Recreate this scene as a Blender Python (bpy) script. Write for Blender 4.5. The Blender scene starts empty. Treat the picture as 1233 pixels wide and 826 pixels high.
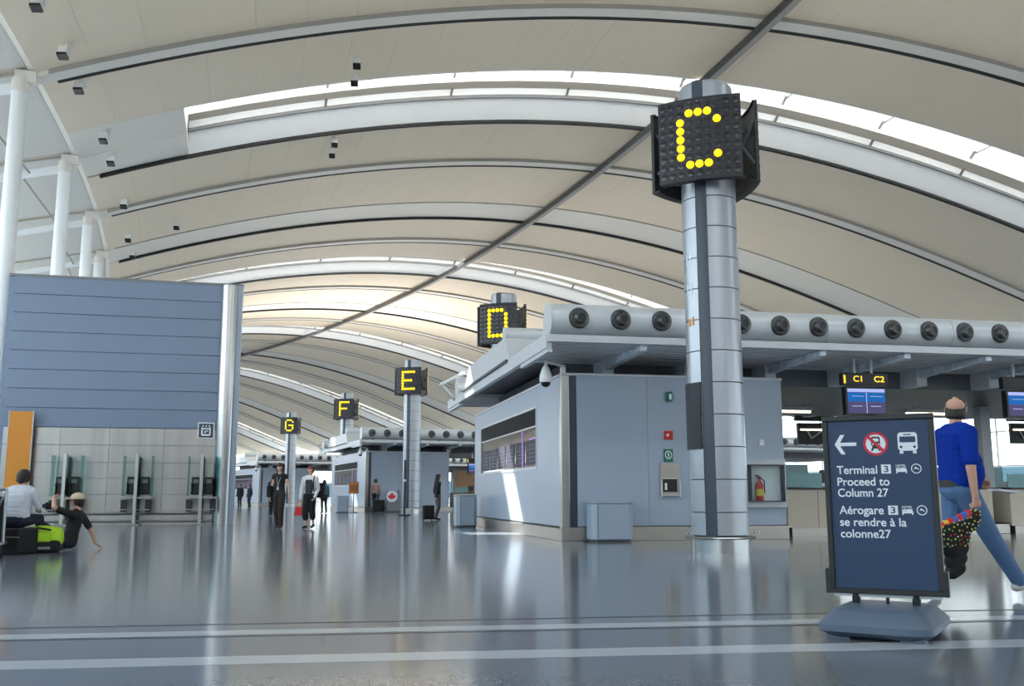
import bpy, bmesh, math, random
import numpy as np
from mathutils import Vector, Matrix

random.seed(7)
sc = bpy.context.scene
col = sc.collection
PI = math.pi
R = math.radians

# ------------------------------------------------------------------ camera, sky, sun, exposure
FOC, PITCH, ROLL, EYE = 1154.563, 0.157542, -0.0018768, 0.9
cd = bpy.data.cameras.new('camera')
cd.sensor_width = 36.0
cd.lens = 36.0 * FOC / 1233.0
cd.clip_end = 2000
cam = bpy.data.objects.new('camera', cd)
col.objects.link(cam)
cam.location = (0, 0, EYE)
cam.rotation_euler = (Matrix.Rotation(PI / 2 + PITCH, 3, 'X') @ Matrix.Rotation(ROLL, 3, 'Z')).to_euler()
sc.camera = cam

# building grid: the hall bends to the left; s runs along the hall, u across it (to the right)
X0, Y0, TH0, KAP = 3.31381, 15.57234, 0.163544, 0.00438337
BAY = 17.87952                      # distance between the lettered columns


def th(s):
    return TH0 + KAP * s


def su(s, u, z=0.0):
    t = th(s)
    px = X0 + (math.cos(t) - math.cos(TH0)) / KAP
    py = Y0 + (math.sin(t) - math.sin(TH0)) / KAP
    return Vector((px + u * math.cos(t), py + u * math.sin(t), z))


world = bpy.data.worlds.new('sky')
sc.world = world
world.use_nodes = True
wn = world.node_tree.nodes
wl = world.node_tree.links
wn.clear()
w_out = wn.new('ShaderNodeOutputWorld')
w_bg = wn.new('ShaderNodeBackground')
w_tc = wn.new('ShaderNodeTexCoord')
w_sep = wn.new('ShaderNodeSeparateXYZ')
w_rp = wn.new('ShaderNodeValToRGB')
wl.new(w_tc.outputs['Generated'], w_sep.inputs[0])
wl.new(w_sep.outputs['Z'], w_rp.inputs[0])
w_rp.color_ramp.elements[0].position = 0.0
w_rp.color_ramp.elements[0].color = (0.93, 0.97, 1.0, 1)
w_rp.color_ramp.elements[1].position = 0.9
w_rp.color_ramp.elements[1].color = (0.74, 0.87, 1.0, 1)
wl.new(w_rp.outputs[0], w_bg.inputs['Color'])
w_bg.inputs['Strength'].default_value = 3.7
wl.new(w_bg.outputs[0], w_out.inputs['Surface'])

# the sun stands ahead and to the left; it comes in through the roof lights
t_ = th(15)
sun_dir = Vector((-math.sin(t_), math.cos(t_), 0)) * -1.0 + Vector((math.cos(t_), math.sin(t_), 0)) * 0.49 + Vector((0, 0, -1.0))
sl = bpy.data.lights.new('sun', 'SUN')
sl.energy = 30.0
sl.angle = R(0.53)
sl.color = (1.0, 0.95, 0.86)
sun = bpy.data.objects.new('sun', sl)
col.objects.link(sun)
sun.rotation_euler = sun_dir.to_track_quat('-Z', 'Y').to_euler()
sun.location = (-10, 60, 60)

sc.view_settings.view_transform = 'Standard'
sc.view_settings.look = 'None'
sc.view_settings.gamma = 1.0
sc.view_settings.use_curve_mapping = False
sc.view_settings.exposure = 0.24

# ------------------------------------------------------------------ materials
MATS = {}


def mat(name, color, rough=0.5, metal=0.0, var=0.04, scale=6.0, bump=0.0, emit=None, es=0.0, stretch=None, spec=0.5, coat=0.0):
    if name in MATS:
        return MATS[name]
    m = bpy.data.materials.new(name)
    m.use_nodes = True
    n = m.node_tree.nodes
    l = m.node_tree.links
    b = n['Principled BSDF']
    b.inputs['Roughness'].default_value = rough
    b.inputs['Metallic'].default_value = metal
    b.inputs['Specular IOR Level'].default_value = spec
    if coat:
        b.inputs['Coat Weight'].default_value = coat
        b.inputs['Coat Roughness'].default_value = 0.08
    tc = n.new('ShaderNodeTexCoord')
    mp = n.new('ShaderNodeMapping')
    if stretch:
        mp.inputs['Scale'].default_value = stretch
    nz = n.new('ShaderNodeTexNoise')
    nz.inputs['Scale'].default_value = scale
    nz.inputs['Detail'].default_value = 4
    l.new(tc.outputs['Object'], mp.inputs[0])
    l.new(mp.outputs[0], nz.inputs['Vector'])
    mx = n.new('ShaderNodeMix')
    mx.data_type = 'RGBA'
    lo = [max(0, c * (1 - var)) for c in color[:3]] + [1]
    hi = [min(1, c * (1 + var)) for c in color[:3]] + [1]
    mx.inputs[6].default_value = lo
    mx.inputs[7].default_value = hi
    l.new(nz.outputs['Fac'], mx.inputs[0])
    l.new(mx.outputs[2], b.inputs['Base Color'])
    if bump:
        bp = n.new('ShaderNodeBump')
        bp.inputs['Strength'].default_value = bump
        bp.inputs['Distance'].default_value = 0.01
        l.new(nz.outputs['Fac'], bp.inputs['Height'])
        l.new(bp.outputs[0], b.inputs['Normal'])
    if emit:
        b.inputs['Emission Color'].default_value = (*emit, 1)
        b.inputs['Emission Strength'].default_value = es
    MATS[name] = m
    return m


def glass_mat(name, tint, gloss=0.05, rough=0.02):
    m = bpy.data.materials.new(name)
    m.use_nodes = True
    n = m.node_tree.nodes
    l = m.node_tree.links
    n.clear()
    o = n.new('ShaderNodeOutputMaterial')
    t = n.new('ShaderNodeBsdfTransparent')
    t.inputs[0].default_value = (*tint, 1)
    g = n.new('ShaderNodeBsdfGlossy')
    g.inputs['Roughness'].default_value = rough
    mx = n.new('ShaderNodeMixShader')
    mx.inputs[0].default_value = gloss
    l.new(t.outputs[0], mx.inputs[1])
    l.new(g.outputs[0], mx.inputs[2])
    l.new(mx.outputs[0], o.inputs['Surface'])
    MATS[name] = m
    return m


mat('ceiling_panel', (0.83, 0.725, 0.585), 0.65, var=0.03, scale=0.8)
mat('ceiling_white', (0.84, 0.80, 0.74), 0.6, var=0.02)
mat('rib_white', (0.80, 0.765, 0.71), 0.5, var=0.02)
mat('skylight_white', (0.95, 0.95, 0.95), 0.6, var=0.01)
mat('shade_grey', (0.36, 0.34, 0.31), 0.5)
mat('slot_shade', (0.008, 0.008, 0.008), 0.7, var=0.1)
mat('beige_wall', (0.40, 0.40, 0.39), 0.6)
mat('deck', (0.60, 0.54, 0.46), 0.8)
mat('track_grey', (0.36, 0.34, 0.32), 0.5)
mat('track_dark', (0.06, 0.06, 0.06), 0.5)
mat('soffit_pale', (0.66, 0.64, 0.61), 0.6, var=0.02)
mat('column_white', (0.86, 0.89, 0.91), 0.3, var=0.02)
mat('blue_panel', (0.19, 0.25, 0.36), 0.42, var=0.04, scale=1.2)
mat('kiosk_panel', (0.34, 0.41, 0.515), 0.34, var=0.03, scale=1.5)
mat('steel', (0.40, 0.395, 0.39), 0.30, 1.0, var=0.35, scale=1.2, stretch=(2.5, 2.5, 0.05))
mat('steel_bright', (0.50, 0.505, 0.51), 0.28, 1.0, var=0.05, scale=3.0)
mat('steel_warm', (0.40, 0.375, 0.345), 0.33, 1.0, var=0.07, scale=3.0)
mat('cladding', (0.40, 0.43, 0.475), 0.33, 0.5, var=0.04, scale=2.0)
mat('stripe_slate', (0.035, 0.05, 0.075), 0.35, var=0.06)
mat('sign_black', (0.018, 0.019, 0.024), 0.42, var=0.1, scale=20)
mat('sign_dark', (0.012, 0.012, 0.013), 0.5)
mat('dot_off', (0.022, 0.023, 0.030), 0.22)
mat('dot_lit', (0.9, 0.65, 0.0), 0.4, var=0.0, emit=(1.0, 0.66, 0.0), es=1.25)
mat('dot_rim', (0.10, 0.05, 0.0), 0.4)
mat('dark_grey', (0.045, 0.048, 0.055), 0.5)
mat('header_dark', (0.010, 0.011, 0.013), 0.6, spec=0.1)
mat('mid_grey', (0.20, 0.21, 0.225), 0.5)
mat('soffit_grey', (0.90, 0.91, 0.92), 0.45)
mat('canopy_grey', (0.60, 0.63, 0.67), 0.4, 0.0, var=0.03)
mat('bracket_pale', (0.78, 0.85, 0.93), 0.35)
mat('duct_grey', (0.60, 0.64, 0.68), 0.32, 0.15, var=0.03)
mat('nozzle_grey', (0.10, 0.105, 0.11), 0.3, 0.6)
mat('black', (0.006, 0.006, 0.007), 0.45)
mat('black_plastic', (0.012, 0.012, 0.013), 0.35)
mat('black_cloth', (0.010, 0.010, 0.012), 0.85, var=0.2, scale=40)
mat('rubber', (0.015, 0.015, 0.015), 0.7)
mat('white_plastic', (0.82, 0.83, 0.83), 0.3)
mat('bin_blue', (0.32, 0.395, 0.49), 0.38, var=0.03)
mat('orange', (0.70, 0.27, 0.025), 0.45, var=0.05)
mat('beige_lam', (0.66, 0.60, 0.50), 0.4)
mat('teal', (0.20, 0.42, 0.44), 0.2, var=0.1)
mat('peach', (0.72, 0.42, 0.24), 0.5)
mat('green_sign', (0.0, 0.16, 0.085), 0.4)
mat('red', (0.55, 0.012, 0.012), 0.35)
mat('yellow', (0.75, 0.50, 0.03), 0.4)
mat('brown', (0.30, 0.10, 0.03), 0.5)
mat('sign_face', (0.016, 0.046, 0.115), 0.45, var=0.03)
mat('print_white', (0.80, 0.86, 0.92), 0.5, var=0.0)
mat('print_red', (0.62, 0.02, 0.05), 0.5, var=0.0)
mat('base_blue', (0.10, 0.14, 0.205), 0.42, var=0.06, scale=30)
mat('sign_frame', (0.012, 0.013, 0.016), 0.4)
mat('led_amber', (0.8, 0.5, 0.02), 0.4, emit=(1.0, 0.62, 0.03), es=1.1)
mat('screen_blue', (0.0, 0.03, 0.1), 0.3, emit=(0.01, 0.14, 0.48), es=0.75, spec=0.1)
mat('screen_head', (0.1, 0.1, 0.2), 0.3, emit=(0.42, 0.48, 0.85), es=0.85, spec=0.1)
mat('screen_purple', (0.02, 0.02, 0.05), 0.3, emit=(0.10, 0.09, 0.22), es=0.6, spec=0.1)
mat('screen_line', (0.3, 0.3, 0.4), 0.3, emit=(0.55, 0.6, 0.8), es=0.8, spec=0.1)
mat('screen_violet', (0.05, 0.0, 0.1), 0.3, emit=(0.35, 0.06, 0.55), es=0.8)
mat('tube_light', (0.9, 0.9, 0.8), 0.4, emit=(1.0, 0.88, 0.62), es=2.2)
mat('window_dark', (0.02, 0.022, 0.028), 0.05, var=0.0, spec=0.35)
mat('display_print', (0.035, 0.035, 0.055), 0.5, spec=0.2)
mat('skin', (0.58, 0.33, 0.24), 0.5, var=0.05)
mat('skin_light', (0.68, 0.43, 0.33), 0.5, var=0.05)
mat('hair_dark', (0.018, 0.012, 0.009), 0.55, var=0.2, scale=60)
mat('hair_brown', (0.06, 0.022, 0.014), 0.5, var=0.25, scale=60)
mat('hair_red', (0.16, 0.035, 0.03), 0.5, var=0.25, scale=60)
mat('lip', (0.38, 0.10, 0.09), 0.5)
mat('eye', (0.02, 0.015, 0.012), 0.2)
mat('shirt_blue', (0.003, 0.030, 0.30), 0.85, var=0.1, scale=12, bump=0.25, spec=0.15)
mat('jeans', (0.085, 0.17, 0.33), 0.85, var=0.16, scale=14, bump=0.25)
mat('belt', (0.02, 0.012, 0.01), 0.5)
mat('shoe_white', (0.62, 0.63, 0.64), 0.5)
mat('shoe_dark', (0.02, 0.018, 0.016), 0.5)
mat('top_black', (0.016, 0.014, 0.016), 0.85, var=0.2, scale=15)
mat('trouser_brown', (0.032, 0.022, 0.020), 0.85, var=0.2, scale=15)
mat('shirt_white', (0.78, 0.78, 0.80), 0.8, var=0.05, scale=12)
mat('top_grey', (0.045, 0.048, 0.058), 0.85, var=0.15, scale=15)
mat('jacket_pale', (0.55, 0.58, 0.66), 0.75, var=0.12, scale=9, bump=0.3)
mat('cloth_navy', (0.012, 0.016, 0.035), 0.85)
mat('cloth_pink', (0.34, 0.22, 0.20), 0.85)
mat('cloth_slate', (0.10, 0.11, 0.14), 0.85)
mat('cap_tan', (0.60, 0.47, 0.34), 0.8)
mat('bag_red', (0.60, 0.012, 0.02), 0.45)
mat('neon_green', (0.38, 0.66, 0.015), 0.6, var=0.15, scale=12)
mat('paper', (0.75, 0.78, 0.82), 0.6)
mat('tube_steel', (0.42, 0.43, 0.45), 0.3, 1.0)
mat('band_pale', (0.50, 0.53, 0.57), 0.14, var=0.04, scale=40)
mat('joint_dark', (0.035, 0.038, 0.045), 0.3)
mat('roof_bar', (0.16, 0.16, 0.16), 0.5)
mat('mullion', (0.62, 0.66, 0.70), 0.4)
mat('apron', (0.22, 0.22, 0.22), 0.8)
glass_mat('glass', (0.93, 0.97, 0.98))
glass_mat('glass_tinted', (0.22, 0.31, 0.35))
glass_mat('glass_teal', (0.62, 0.80, 0.80))
glass_mat('glass_roof', (0.96, 0.98, 0.99))


def floor_material():
    m = bpy.data.materials.new('terrazzo')
    m.use_nodes = True
    n = m.node_tree.nodes
    l = m.node_tree.links
    b = n['Principled BSDF']
    tc = n.new('ShaderNodeTexCoord')
    v = n.new('ShaderNodeTexVoronoi')
    v.inputs['Scale'].default_value = 70
    z = n.new('ShaderNodeTexNoise')
    z.inputs['Scale'].default_value = 0.35
    z.inputs['Detail'].default_value = 3
    l.new(tc.outputs['Object'], v.inputs['Vector'])
    l.new(tc.outputs['Object'], z.inputs['Vector'])
    r = n.new('ShaderNodeValToRGB')
    r.color_ramp.elements[0].color = (0.155, 0.176, 0.21, 1)
    r.color_ramp.elements[1].color = (0.22, 0.243, 0.28, 1)
    l.new(v.outputs['Color'], r.inputs[0])
    mx = n.new('ShaderNodeMix')
    mx.data_type = 'RGBA'
    mx.blend_type = 'MULTIPLY'
    mx.inputs[0].default_value = 0.25
    l.new(r.outputs[0], mx.inputs[6])
    l.new(z.outputs['Color'], mx.inputs[7])
    l.new(mx.outputs[2], b.inputs['Base Color'])
    b.inputs['Roughness'].default_value = 0.13
    b.inputs['Specular IOR Level'].default_value = 0.5
    MATS['terrazzo'] = m


floor_material()


# ------------------------------------------------------------------ mesh helpers
class MB:
    def __init__(s):
        s.v = []
        s.f = []

    def add(s, vs, fs, M=None):
        o = len(s.v)
        for p in vs:
            p = Vector(p)
            if M is not None:
                p = M @ p
            s.v.append(p)
        s.f += [tuple(i + o for i in f) for f in fs]
        return s

    def box(s, x0, x1, y0, y1, z0, z1, M=None):
        vs = [(x0, y0, z0), (x1, y0, z0), (x1, y1, z0), (x0, y1, z0), (x0, y0, z1), (x1, y0, z1), (x1, y1, z1), (x0, y1, z1)]
        return s.add(vs, [(3, 2, 1, 0), (4, 5, 6, 7), (0, 1, 5, 4), (1, 2, 6, 5), (2, 3, 7, 6), (3, 0, 4, 7)], M)

    def cyl(s, p0, p1, r0, r1=None, n=16, caps=True):
        r1 = r0 if r1 is None else r1
        p0 = Vector(p0)
        p1 = Vector(p1)
        d = (p1 - p0).normalized()
        a = d.orthogonal().normalized()
        b = d.cross(a)
        vs = []
        for p, r in ((p0, r0), (p1, r1)):
            for i in range(n):
                t = 2 * PI * i / n
                vs.append(p + a * (r * math.cos(t)) + b * (r * math.sin(t)))
        fs = [(i, (i + 1) % n, n + (i + 1) % n, n + i) for i in range(n)]
        if caps:
            fs.append(tuple(range(n - 1, -1, -1)))
            fs.append(tuple(range(n, 2 * n)))
        return s.add(vs, fs)

    def path(s, pts, r, n=8):
        for a, b in zip(pts[:-1], pts[1:]):
            s.cyl(a, b, r, r, n)
        for p in pts[1:-1]:
            s.ball(p, r, 6, n)
        return s

    def ball(s, c, r, nu=8, nv=12, sc=(1, 1, 1), M=None):
        vs = []
        fs = []
        c = Vector(c)
        for i in range(nu + 1):
            a = PI * i / nu
            for j in range(nv):
                t = 2 * PI * j / nv
                vs.append(c + Vector((r * sc[0] * math.sin(a) * math.cos(t), r * sc[1] * math.sin(a) * math.sin(t), r * sc[2] * math.cos(a))))
        for i in range(nu):
            for j in range(nv):
                q = (i * nv + j, (i + 1) * nv + j, (i + 1) * nv + (j + 1) % nv, i * nv + (j + 1) % nv)
                fs.append(q)
        return s.add(vs, fs, M)

    def lathe(s, prof, n=32, a0=0.0, a1=2 * PI, M=None, close=True):
        full = abs(a1 - a0 - 2 * PI) < 1e-6
        k = n if full else n + 1
        vs = []
        for r, z in prof:
            for j in range(k):
                t = a0 + (a1 - a0) * j / n
                vs.append((r * math.cos(t), r * math.sin(t), z))
        fs = []
        P = len(prof)
        rng = range(P) if close else range(P - 1)
        for i in rng:
            i2 = (i + 1) % P
            for j in range(n):
                j2 = (j + 1) % k
                fs.append((i * k + j, i * k + j2, i2 * k + j2, i2 * k + j))
        if not full and close:
            fs.append(tuple(i * k for i in range(P)))
            fs.append(tuple(i * k + n for i in range(P - 1, -1, -1)))
        return s.add(vs, fs, M)

    def prism(s, poly, t0, t1, plane='xz', M=None):
        """poly in a plane, extruded along the third axis"""
        n = len(poly)
        vs = []
        for t in (t0, t1):
            for a, b in poly:
                vs.append({'xz': (a, t, b), 'yz': (t, a, b), 'xy': (a, b, t)}[plane])
        fs = [(i, (i + 1) % n, n + (i + 1) % n, n + i) for i in range(n)]
        fs += [tuple(range(n - 1, -1, -1)), tuple(range(n, 2 * n))]
        return s.add(vs, fs, M)

    def mesh(s, name, m, smooth=False, bevel=0.0, seg=2, fix=True):
        me = bpy.data.meshes.new(name)
        me.from_pydata([tuple(p) for p in s.v], [], s.f)
        bm = bmesh.new()
        bm.from_mesh(me)
        if fix:
            bmesh.ops.recalc_face_normals(bm, faces=bm.faces)
        if bevel:
            es = [e for e in bm.edges if len(e.link_faces) == 2 and e.calc_face_angle(0) > 0.5]
            bmesh.ops.bevel(bm, geom=es, offset=bevel, segments=seg, profile=0.5, affect='EDGES')
        bm.to_mesh(me)
        bm.free()
        me.materials.append(MATS[m])
        if smooth:
            for p in me.polygons:
                p.use_smooth = True
            me.set_sharp_from_angle(angle=R(40))
        return me

    def build(s, name, m, parent=None, smooth=False, bevel=0.0, seg=2, loc=None, rz=0.0, fix=True):
        return link(name, s.mesh(name, m, smooth, bevel, seg, fix), parent, loc, rz)


def link(name, me, parent=None, loc=None, rz=0.0):
    o = bpy.data.objects.new(name, me)
    col.objects.link(o)
    if parent:
        o.parent = parent
    if loc is not None:
        o.location = loc
    if rz:
        o.rotation_euler = (0, 0, rz)
    return o


def tag(o, label, cat, group=None):
    o['label'] = label
    o['category'] = cat
    if group:
        o['group'] = group
    return o


def struct(o):
    o['kind'] = 'structure'
    return o


def stuff(o):
    o['kind'] = 'stuff'
    return o


def thing(name, label, cat, loc=(0, 0, 0), rz=0.0, group=None):
    o = bpy.data.objects.new(name, None)
    o.empty_display_size = 0.2
    col.objects.link(o)
    o.location = loc
    o.rotation_euler = (0, 0, rz)
    return tag(o, label, cat, group)


def copy_tree(o, parent=None):
    c = o.copy()
    col.objects.link(c)
    c.parent = parent
    for ch in list(o.children):
        copy_tree(ch, c)
    return c


def text_mesh(name, body, m, parent, x, z, width, y=-0.003, height=None, depth=0.0015, face='-y'):
    """flat lettering in the parent's xz plane, left edge x, base line z"""
    cu = bpy.data.curves.new(name, 'FONT')
    cu.body = body
    cu.size = 1.0
    cu.offset = 0.016
    o = bpy.data.objects.new(name, cu)
    col.objects.link(o)
    dg = bpy.context.evaluated_depsgraph_get()
    dg.update()
    me = bpy.data.meshes.new_from_object(o.evaluated_get(dg))
    bpy.data.objects.remove(o)
    xs = [v.co.x for v in me.vertices]
    x_lo, x_hi = min(xs), max(xs)
    k = width / (x_hi - x_lo)
    kz = height / 0.69 if height else k
    for v in me.vertices:
        v.co = Vector((x + (v.co.x - x_lo) * k, y, z + v.co.y * kz))
    me.materials.clear()
    me.materials.append(MATS[m])
    return link(name, me, parent)


# ------------------------------------------------------------------ roof
ZP = [6.412495264520969e-07, -9.560371875146926e-06, -0.007185729488493017, 0.1723880491530051, 19.345575541088216]


def zc(u):
    return (((ZP[0] * u + ZP[1]) * u + ZP[2]) * u + ZP[3]) * u + ZP[4]


def profile_slab(prof, u0, u1, thick, nu):
    """slab along the vault whose section follows prof = [(s, dz), ...]"""
    mb = MB()
    n = len(prof)
    vs, fs = [], []
    for i in range(nu + 1):
        u = u0 + (u1 - u0) * i / nu
        for k2 in (0, 1):
            for s_, dz in prof:
                vs.append(su(s_ + 0.3 * thick * k2, u, zc(u) + dz + thick * k2))
    m2 = 2 * n
    for i in range(nu):
        for j in range(n - 1):
            a = i * m2 + j
            fs.append((a, a + 1, a + m2 + 1, a + m2))
            a += n
            fs.append((a, a + m2, a + m2 + 1, a + 1))
        for j in (0, n - 1):
            a = i * m2 + j
            fs.append((a, a + m2, a + m2 + n, a + n))
    for i in (0, nu):
        fs.append(tuple(i * m2 + j for j in range(n)) + tuple(i * m2 + n + j for j in range(n - 1, -1, -1)))
    return mb.add(vs, fs)


def slab(s0, s1, u0, u1, dz0, dz1, nu, ns=1, zf=zc):
    """curved slab following the vault between offsets dz0 (underside) and dz1 (top)"""
    mb = MB()
    vs = []
    fs = []
    us = [u0 + (u1 - u0) * i / nu for i in range(nu + 1)]
    ss = [s0 + (s1 - s0) * i / ns for i in range(ns + 1)]
    for dz in (dz0, dz1):
        for s in ss:
            for u in us:
                vs.append(su(s, u, zf(u) + dz))
    w = nu + 1
    h = (ns + 1) * w
    for j in range(ns):
        for i in range(nu):
            a = j * w + i
            fs.append((a, a + w, a + w + 1, a + 1))
            fs.append((h + a, h + a + 1, h + a + w + 1, h + a + w))
    for i in range(nu):
        fs.append((i, i + 1, h + i + 1, h + i))
        a = ns * w + i
        fs.append((a, h + a, h + a + 1, a + 1))
    for j in range(ns):
        a = j * w
        fs.append((a, h + a, h + a + w, a + w))
        a = j * w + nu
        fs.append((a, a + w, h + a + w, h + a))
    return mb.add(vs, fs)


UL, UR = -15.85, 60.0
ROOF_S0, ROOF_S1 = -62.0, 214.0
PER = 2 * BAY
shells, ribs, slots, lights, decks = [], [], [], [], []
for k in range(-4, 6):
    b = k * PER
    # within one period: roof light, broad rib, slot, shell, narrow rib, slot, shell, broad rib, slot, shell, narrow rib, slot, shell
    lights.append((25.0 + b, 28.1 + b))
    ribs += [(28.1 + b, 30.75 + b, 1), (36.8 + b, 37.45 + b, 0), (45.4 + b, 48.75 + b, 1), (54.7 + b, 55.35 + b, 0)]
    slots += [(30.75 + b, 31.05 + b), (37.45 + b, 37.75 + b), (48.75 + b, 49.05 + b), (55.35 + b, 55.65 + b)]
    shells += [(31.05 + b, 36.8 + b), (37.75 + b, 45.4 + b), (49.05 + b, 54.7 + b), (55.65 + b, 60.76 + b)]
    decks.append((28.1 + b, 60.76 + b))
ok = lambda a: a[0] >= ROOF_S0 and a[1] <= ROOF_S1

for a in shells:
    if not ok(a):
        continue
    near = 10 < a[0] < 58
    step = 1.76 if near else 5.1
    npan = round((UR - UL) / step)
    bay = struct(slab(a[0], a[1], UL, UR, 0.10, 0.16, 30, 1).build('ceiling', 'deck'))
    du = (UR - UL) / npan
    for i in range(npan):
        slab(a[0] + 0.01, a[1] - 0.01, UL + i * du + 0.004, UL + (i + 1) * du - 0.004, 0.0, 0.07, 2 if near else 4).build('panel', 'ceiling_panel', bay)
n_trim = 0
SKY_U0 = -11.6
for a in ribs:
    if not ok(a):
        continue
    n_trim += 1
    if a[2] and any(abs(a[0] - l_[1]) < 0.01 for l_ in lights):
        o = profile_slab([(a[0] + 1.15, 0.62), (a[1], -0.03)], SKY_U0, UR, 0.12, 48).build('trim_%d' % n_trim, 'skylight_white')
        slab(a[0], a[1], UL, SKY_U0, -0.02, 0.25, 4).build('end_strip', 'ceiling_white', o)
    elif a[2]:
        o = slab(a[0], a[1], UL, UR, -0.02, 0.25, 48).build('trim_%d' % n_trim, 'ceiling_white')
        slab(a[0] - 0.09, a[0], UL + 0.4, UR, -0.05, 0.14, 48).build('step_shade', 'shade_grey', o)  # grey strip paints in the thin shadow line at the rib step
    else:
        o = slab(a[0], a[1], UL, UR, -0.16, 0.25, 48).build('trim_%d' % n_trim, 'rib_white')
        slab(a[0] - 0.07, a[0], UL + 0.4, UR, -0.16, 0.14, 48).build('step_shade', 'shade_grey', o)  # same painted shadow line along the narrow rib
    struct(o)
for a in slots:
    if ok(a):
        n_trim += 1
        struct(slab(a[0], a[1] - 0.06, UL + 0.55, UR, -0.17, 0.2, 48).build('trim_%d' % n_trim, 'slot_shade'))  # solid black strip paints in the shadow gap where the shell steps
# weather-tight roof deck above, open over the roof lights
for a in decks:
    s0, s1 = max(a[0], ROOF_S0), min(a[1], ROOF_S1)
    if s1 > s0:
        struct(slab(s0, s1, -24.2, UR + 1.0, 0.9, 1.1, 40, 8, zf=lambda u: zc(max(u, UL)) - (max(0, UL - u)) * 0.2).build('ceiling', 'deck'))
SKY_U0 = -11.6
n_win = 2
for a in lights:
    if not ok(a):
        continue
    # beyond the end of the glass the bay is closed
    struct(slab(a[0], a[1], UL, SKY_U0, 0.0, 0.12, 4).build('ceiling', 'ceiling_white'))
    struct(slab(a[0] - 0.2, a[1] + 0.2, -24.2, SKY_U0, 0.9, 1.1, 12, 1, zf=lambda u: zc(max(u, UL)) - (max(0, UL - u)) * 0.2).build('ceiling', 'deck'))
    n_win += 1
    w = struct(profile_slab([(a[1], 1.65), (a[1] + 1.12, 0.66)], SKY_U0, UR, 0.1, 48).build('window_%d' % n_win, 'skylight_white'))
    slab(a[0] - 0.10, a[0], SKY_U0, UR, 0.0, 1.65, 48).build('kerb', 'skylight_white', w)
    slab(a[0], a[1], SKY_U0 - 0.1, SKY_U0, 0.0, 1.65, 1).build('end_kerb', 'skylight_white', w)
    slab(a[1] + 1.06, a[1] + 1.16, SKY_U0, UR, 0.50, 0.66, 48).build('rail', 'roof_bar', w)
    nm = 12
    du = (UR - SKY_U0) / nm
    for i in range(nm):
        slab(a[0] - 0.1, a[1] + 0.1, SKY_U0 + i * du + 0.02, SKY_U0 + (i + 1) * du - 0.02, 1.65, 1.68, 5).build('pane', 'glass_roof', w)
        if i:
            uu = SKY_U0 + i * du
            slab(a[0], a[1], uu - 0.05, uu + 0.05, 1.5, 1.64, 1).build('mullion', 'roof_bar', w)
            profile_slab([(a[1] - 0.05, 1.58), (a[1] + 1.08, 0.58)], uu - 0.05, uu + 0.05, 0.1, 1).build('mullion', 'roof_bar', w)

# outer soffit left of the column line, falling to the glass front
zs = lambda u: 15.02 + (u + 15.85) * 0.25
sof = struct(slab(ROOF_S0, ROOF_S1, -23.6, UL, 0.10, 0.2, 6, 90, zf=zs).build('ceiling', 'deck'))
for k in range(-9, 22):
    s0 = 19.0 + 8.94 * k
    if s0 > ROOF_S0 and s0 + 8.94 < ROOF_S1:
        slab(s0 + 0.35, s0 + 8.94 - 0.35, -23.6, UL - 0.25, 0.0, 0.08, 4, 3, zf=zs).build('panel', 'soffit_pale', sof)
slab(ROOF_S0, ROOF_S1, UL - 0.22, UL + 0.02, -0.06, 0.3, 1, 100, zf=lambda u: 15.0).build('edge_beam', 'rib_white', sof)

# track running the length of the vault near its crown
tr = thing('ceiling_track', 'long dark grey track crossing all the roof ribs lengthwise', 'track', su(20, 11.5, 20.0))
tb1, tb2 = MB(), MB()
for i in range(170):
    s0, s1 = 6 + i * 1.1, 7.1 + i * 1.1
    for mb, ua, ub, za, zb in ((tb1, 11.36, 11.72, -0.42, -0.2), (tb2, 11.26, 11.36, -0.46, -0.16)):
        vs = [su(s, u, zc(11.5) + z) - su(20, 11.5, 20.0) for s in (s0, s1) for u in (ua, ub) for z in (za, zb)]
        mb.add(vs, [(0, 1, 3, 2), (4, 6, 7, 5), (0, 4, 5, 1), (2, 3, 7, 6), (0, 2, 6, 4), (1, 5, 7, 3)])
tb1.build('housing', 'track_grey', tr)
tb2.build('rail', 'track_dark', tr)

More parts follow.
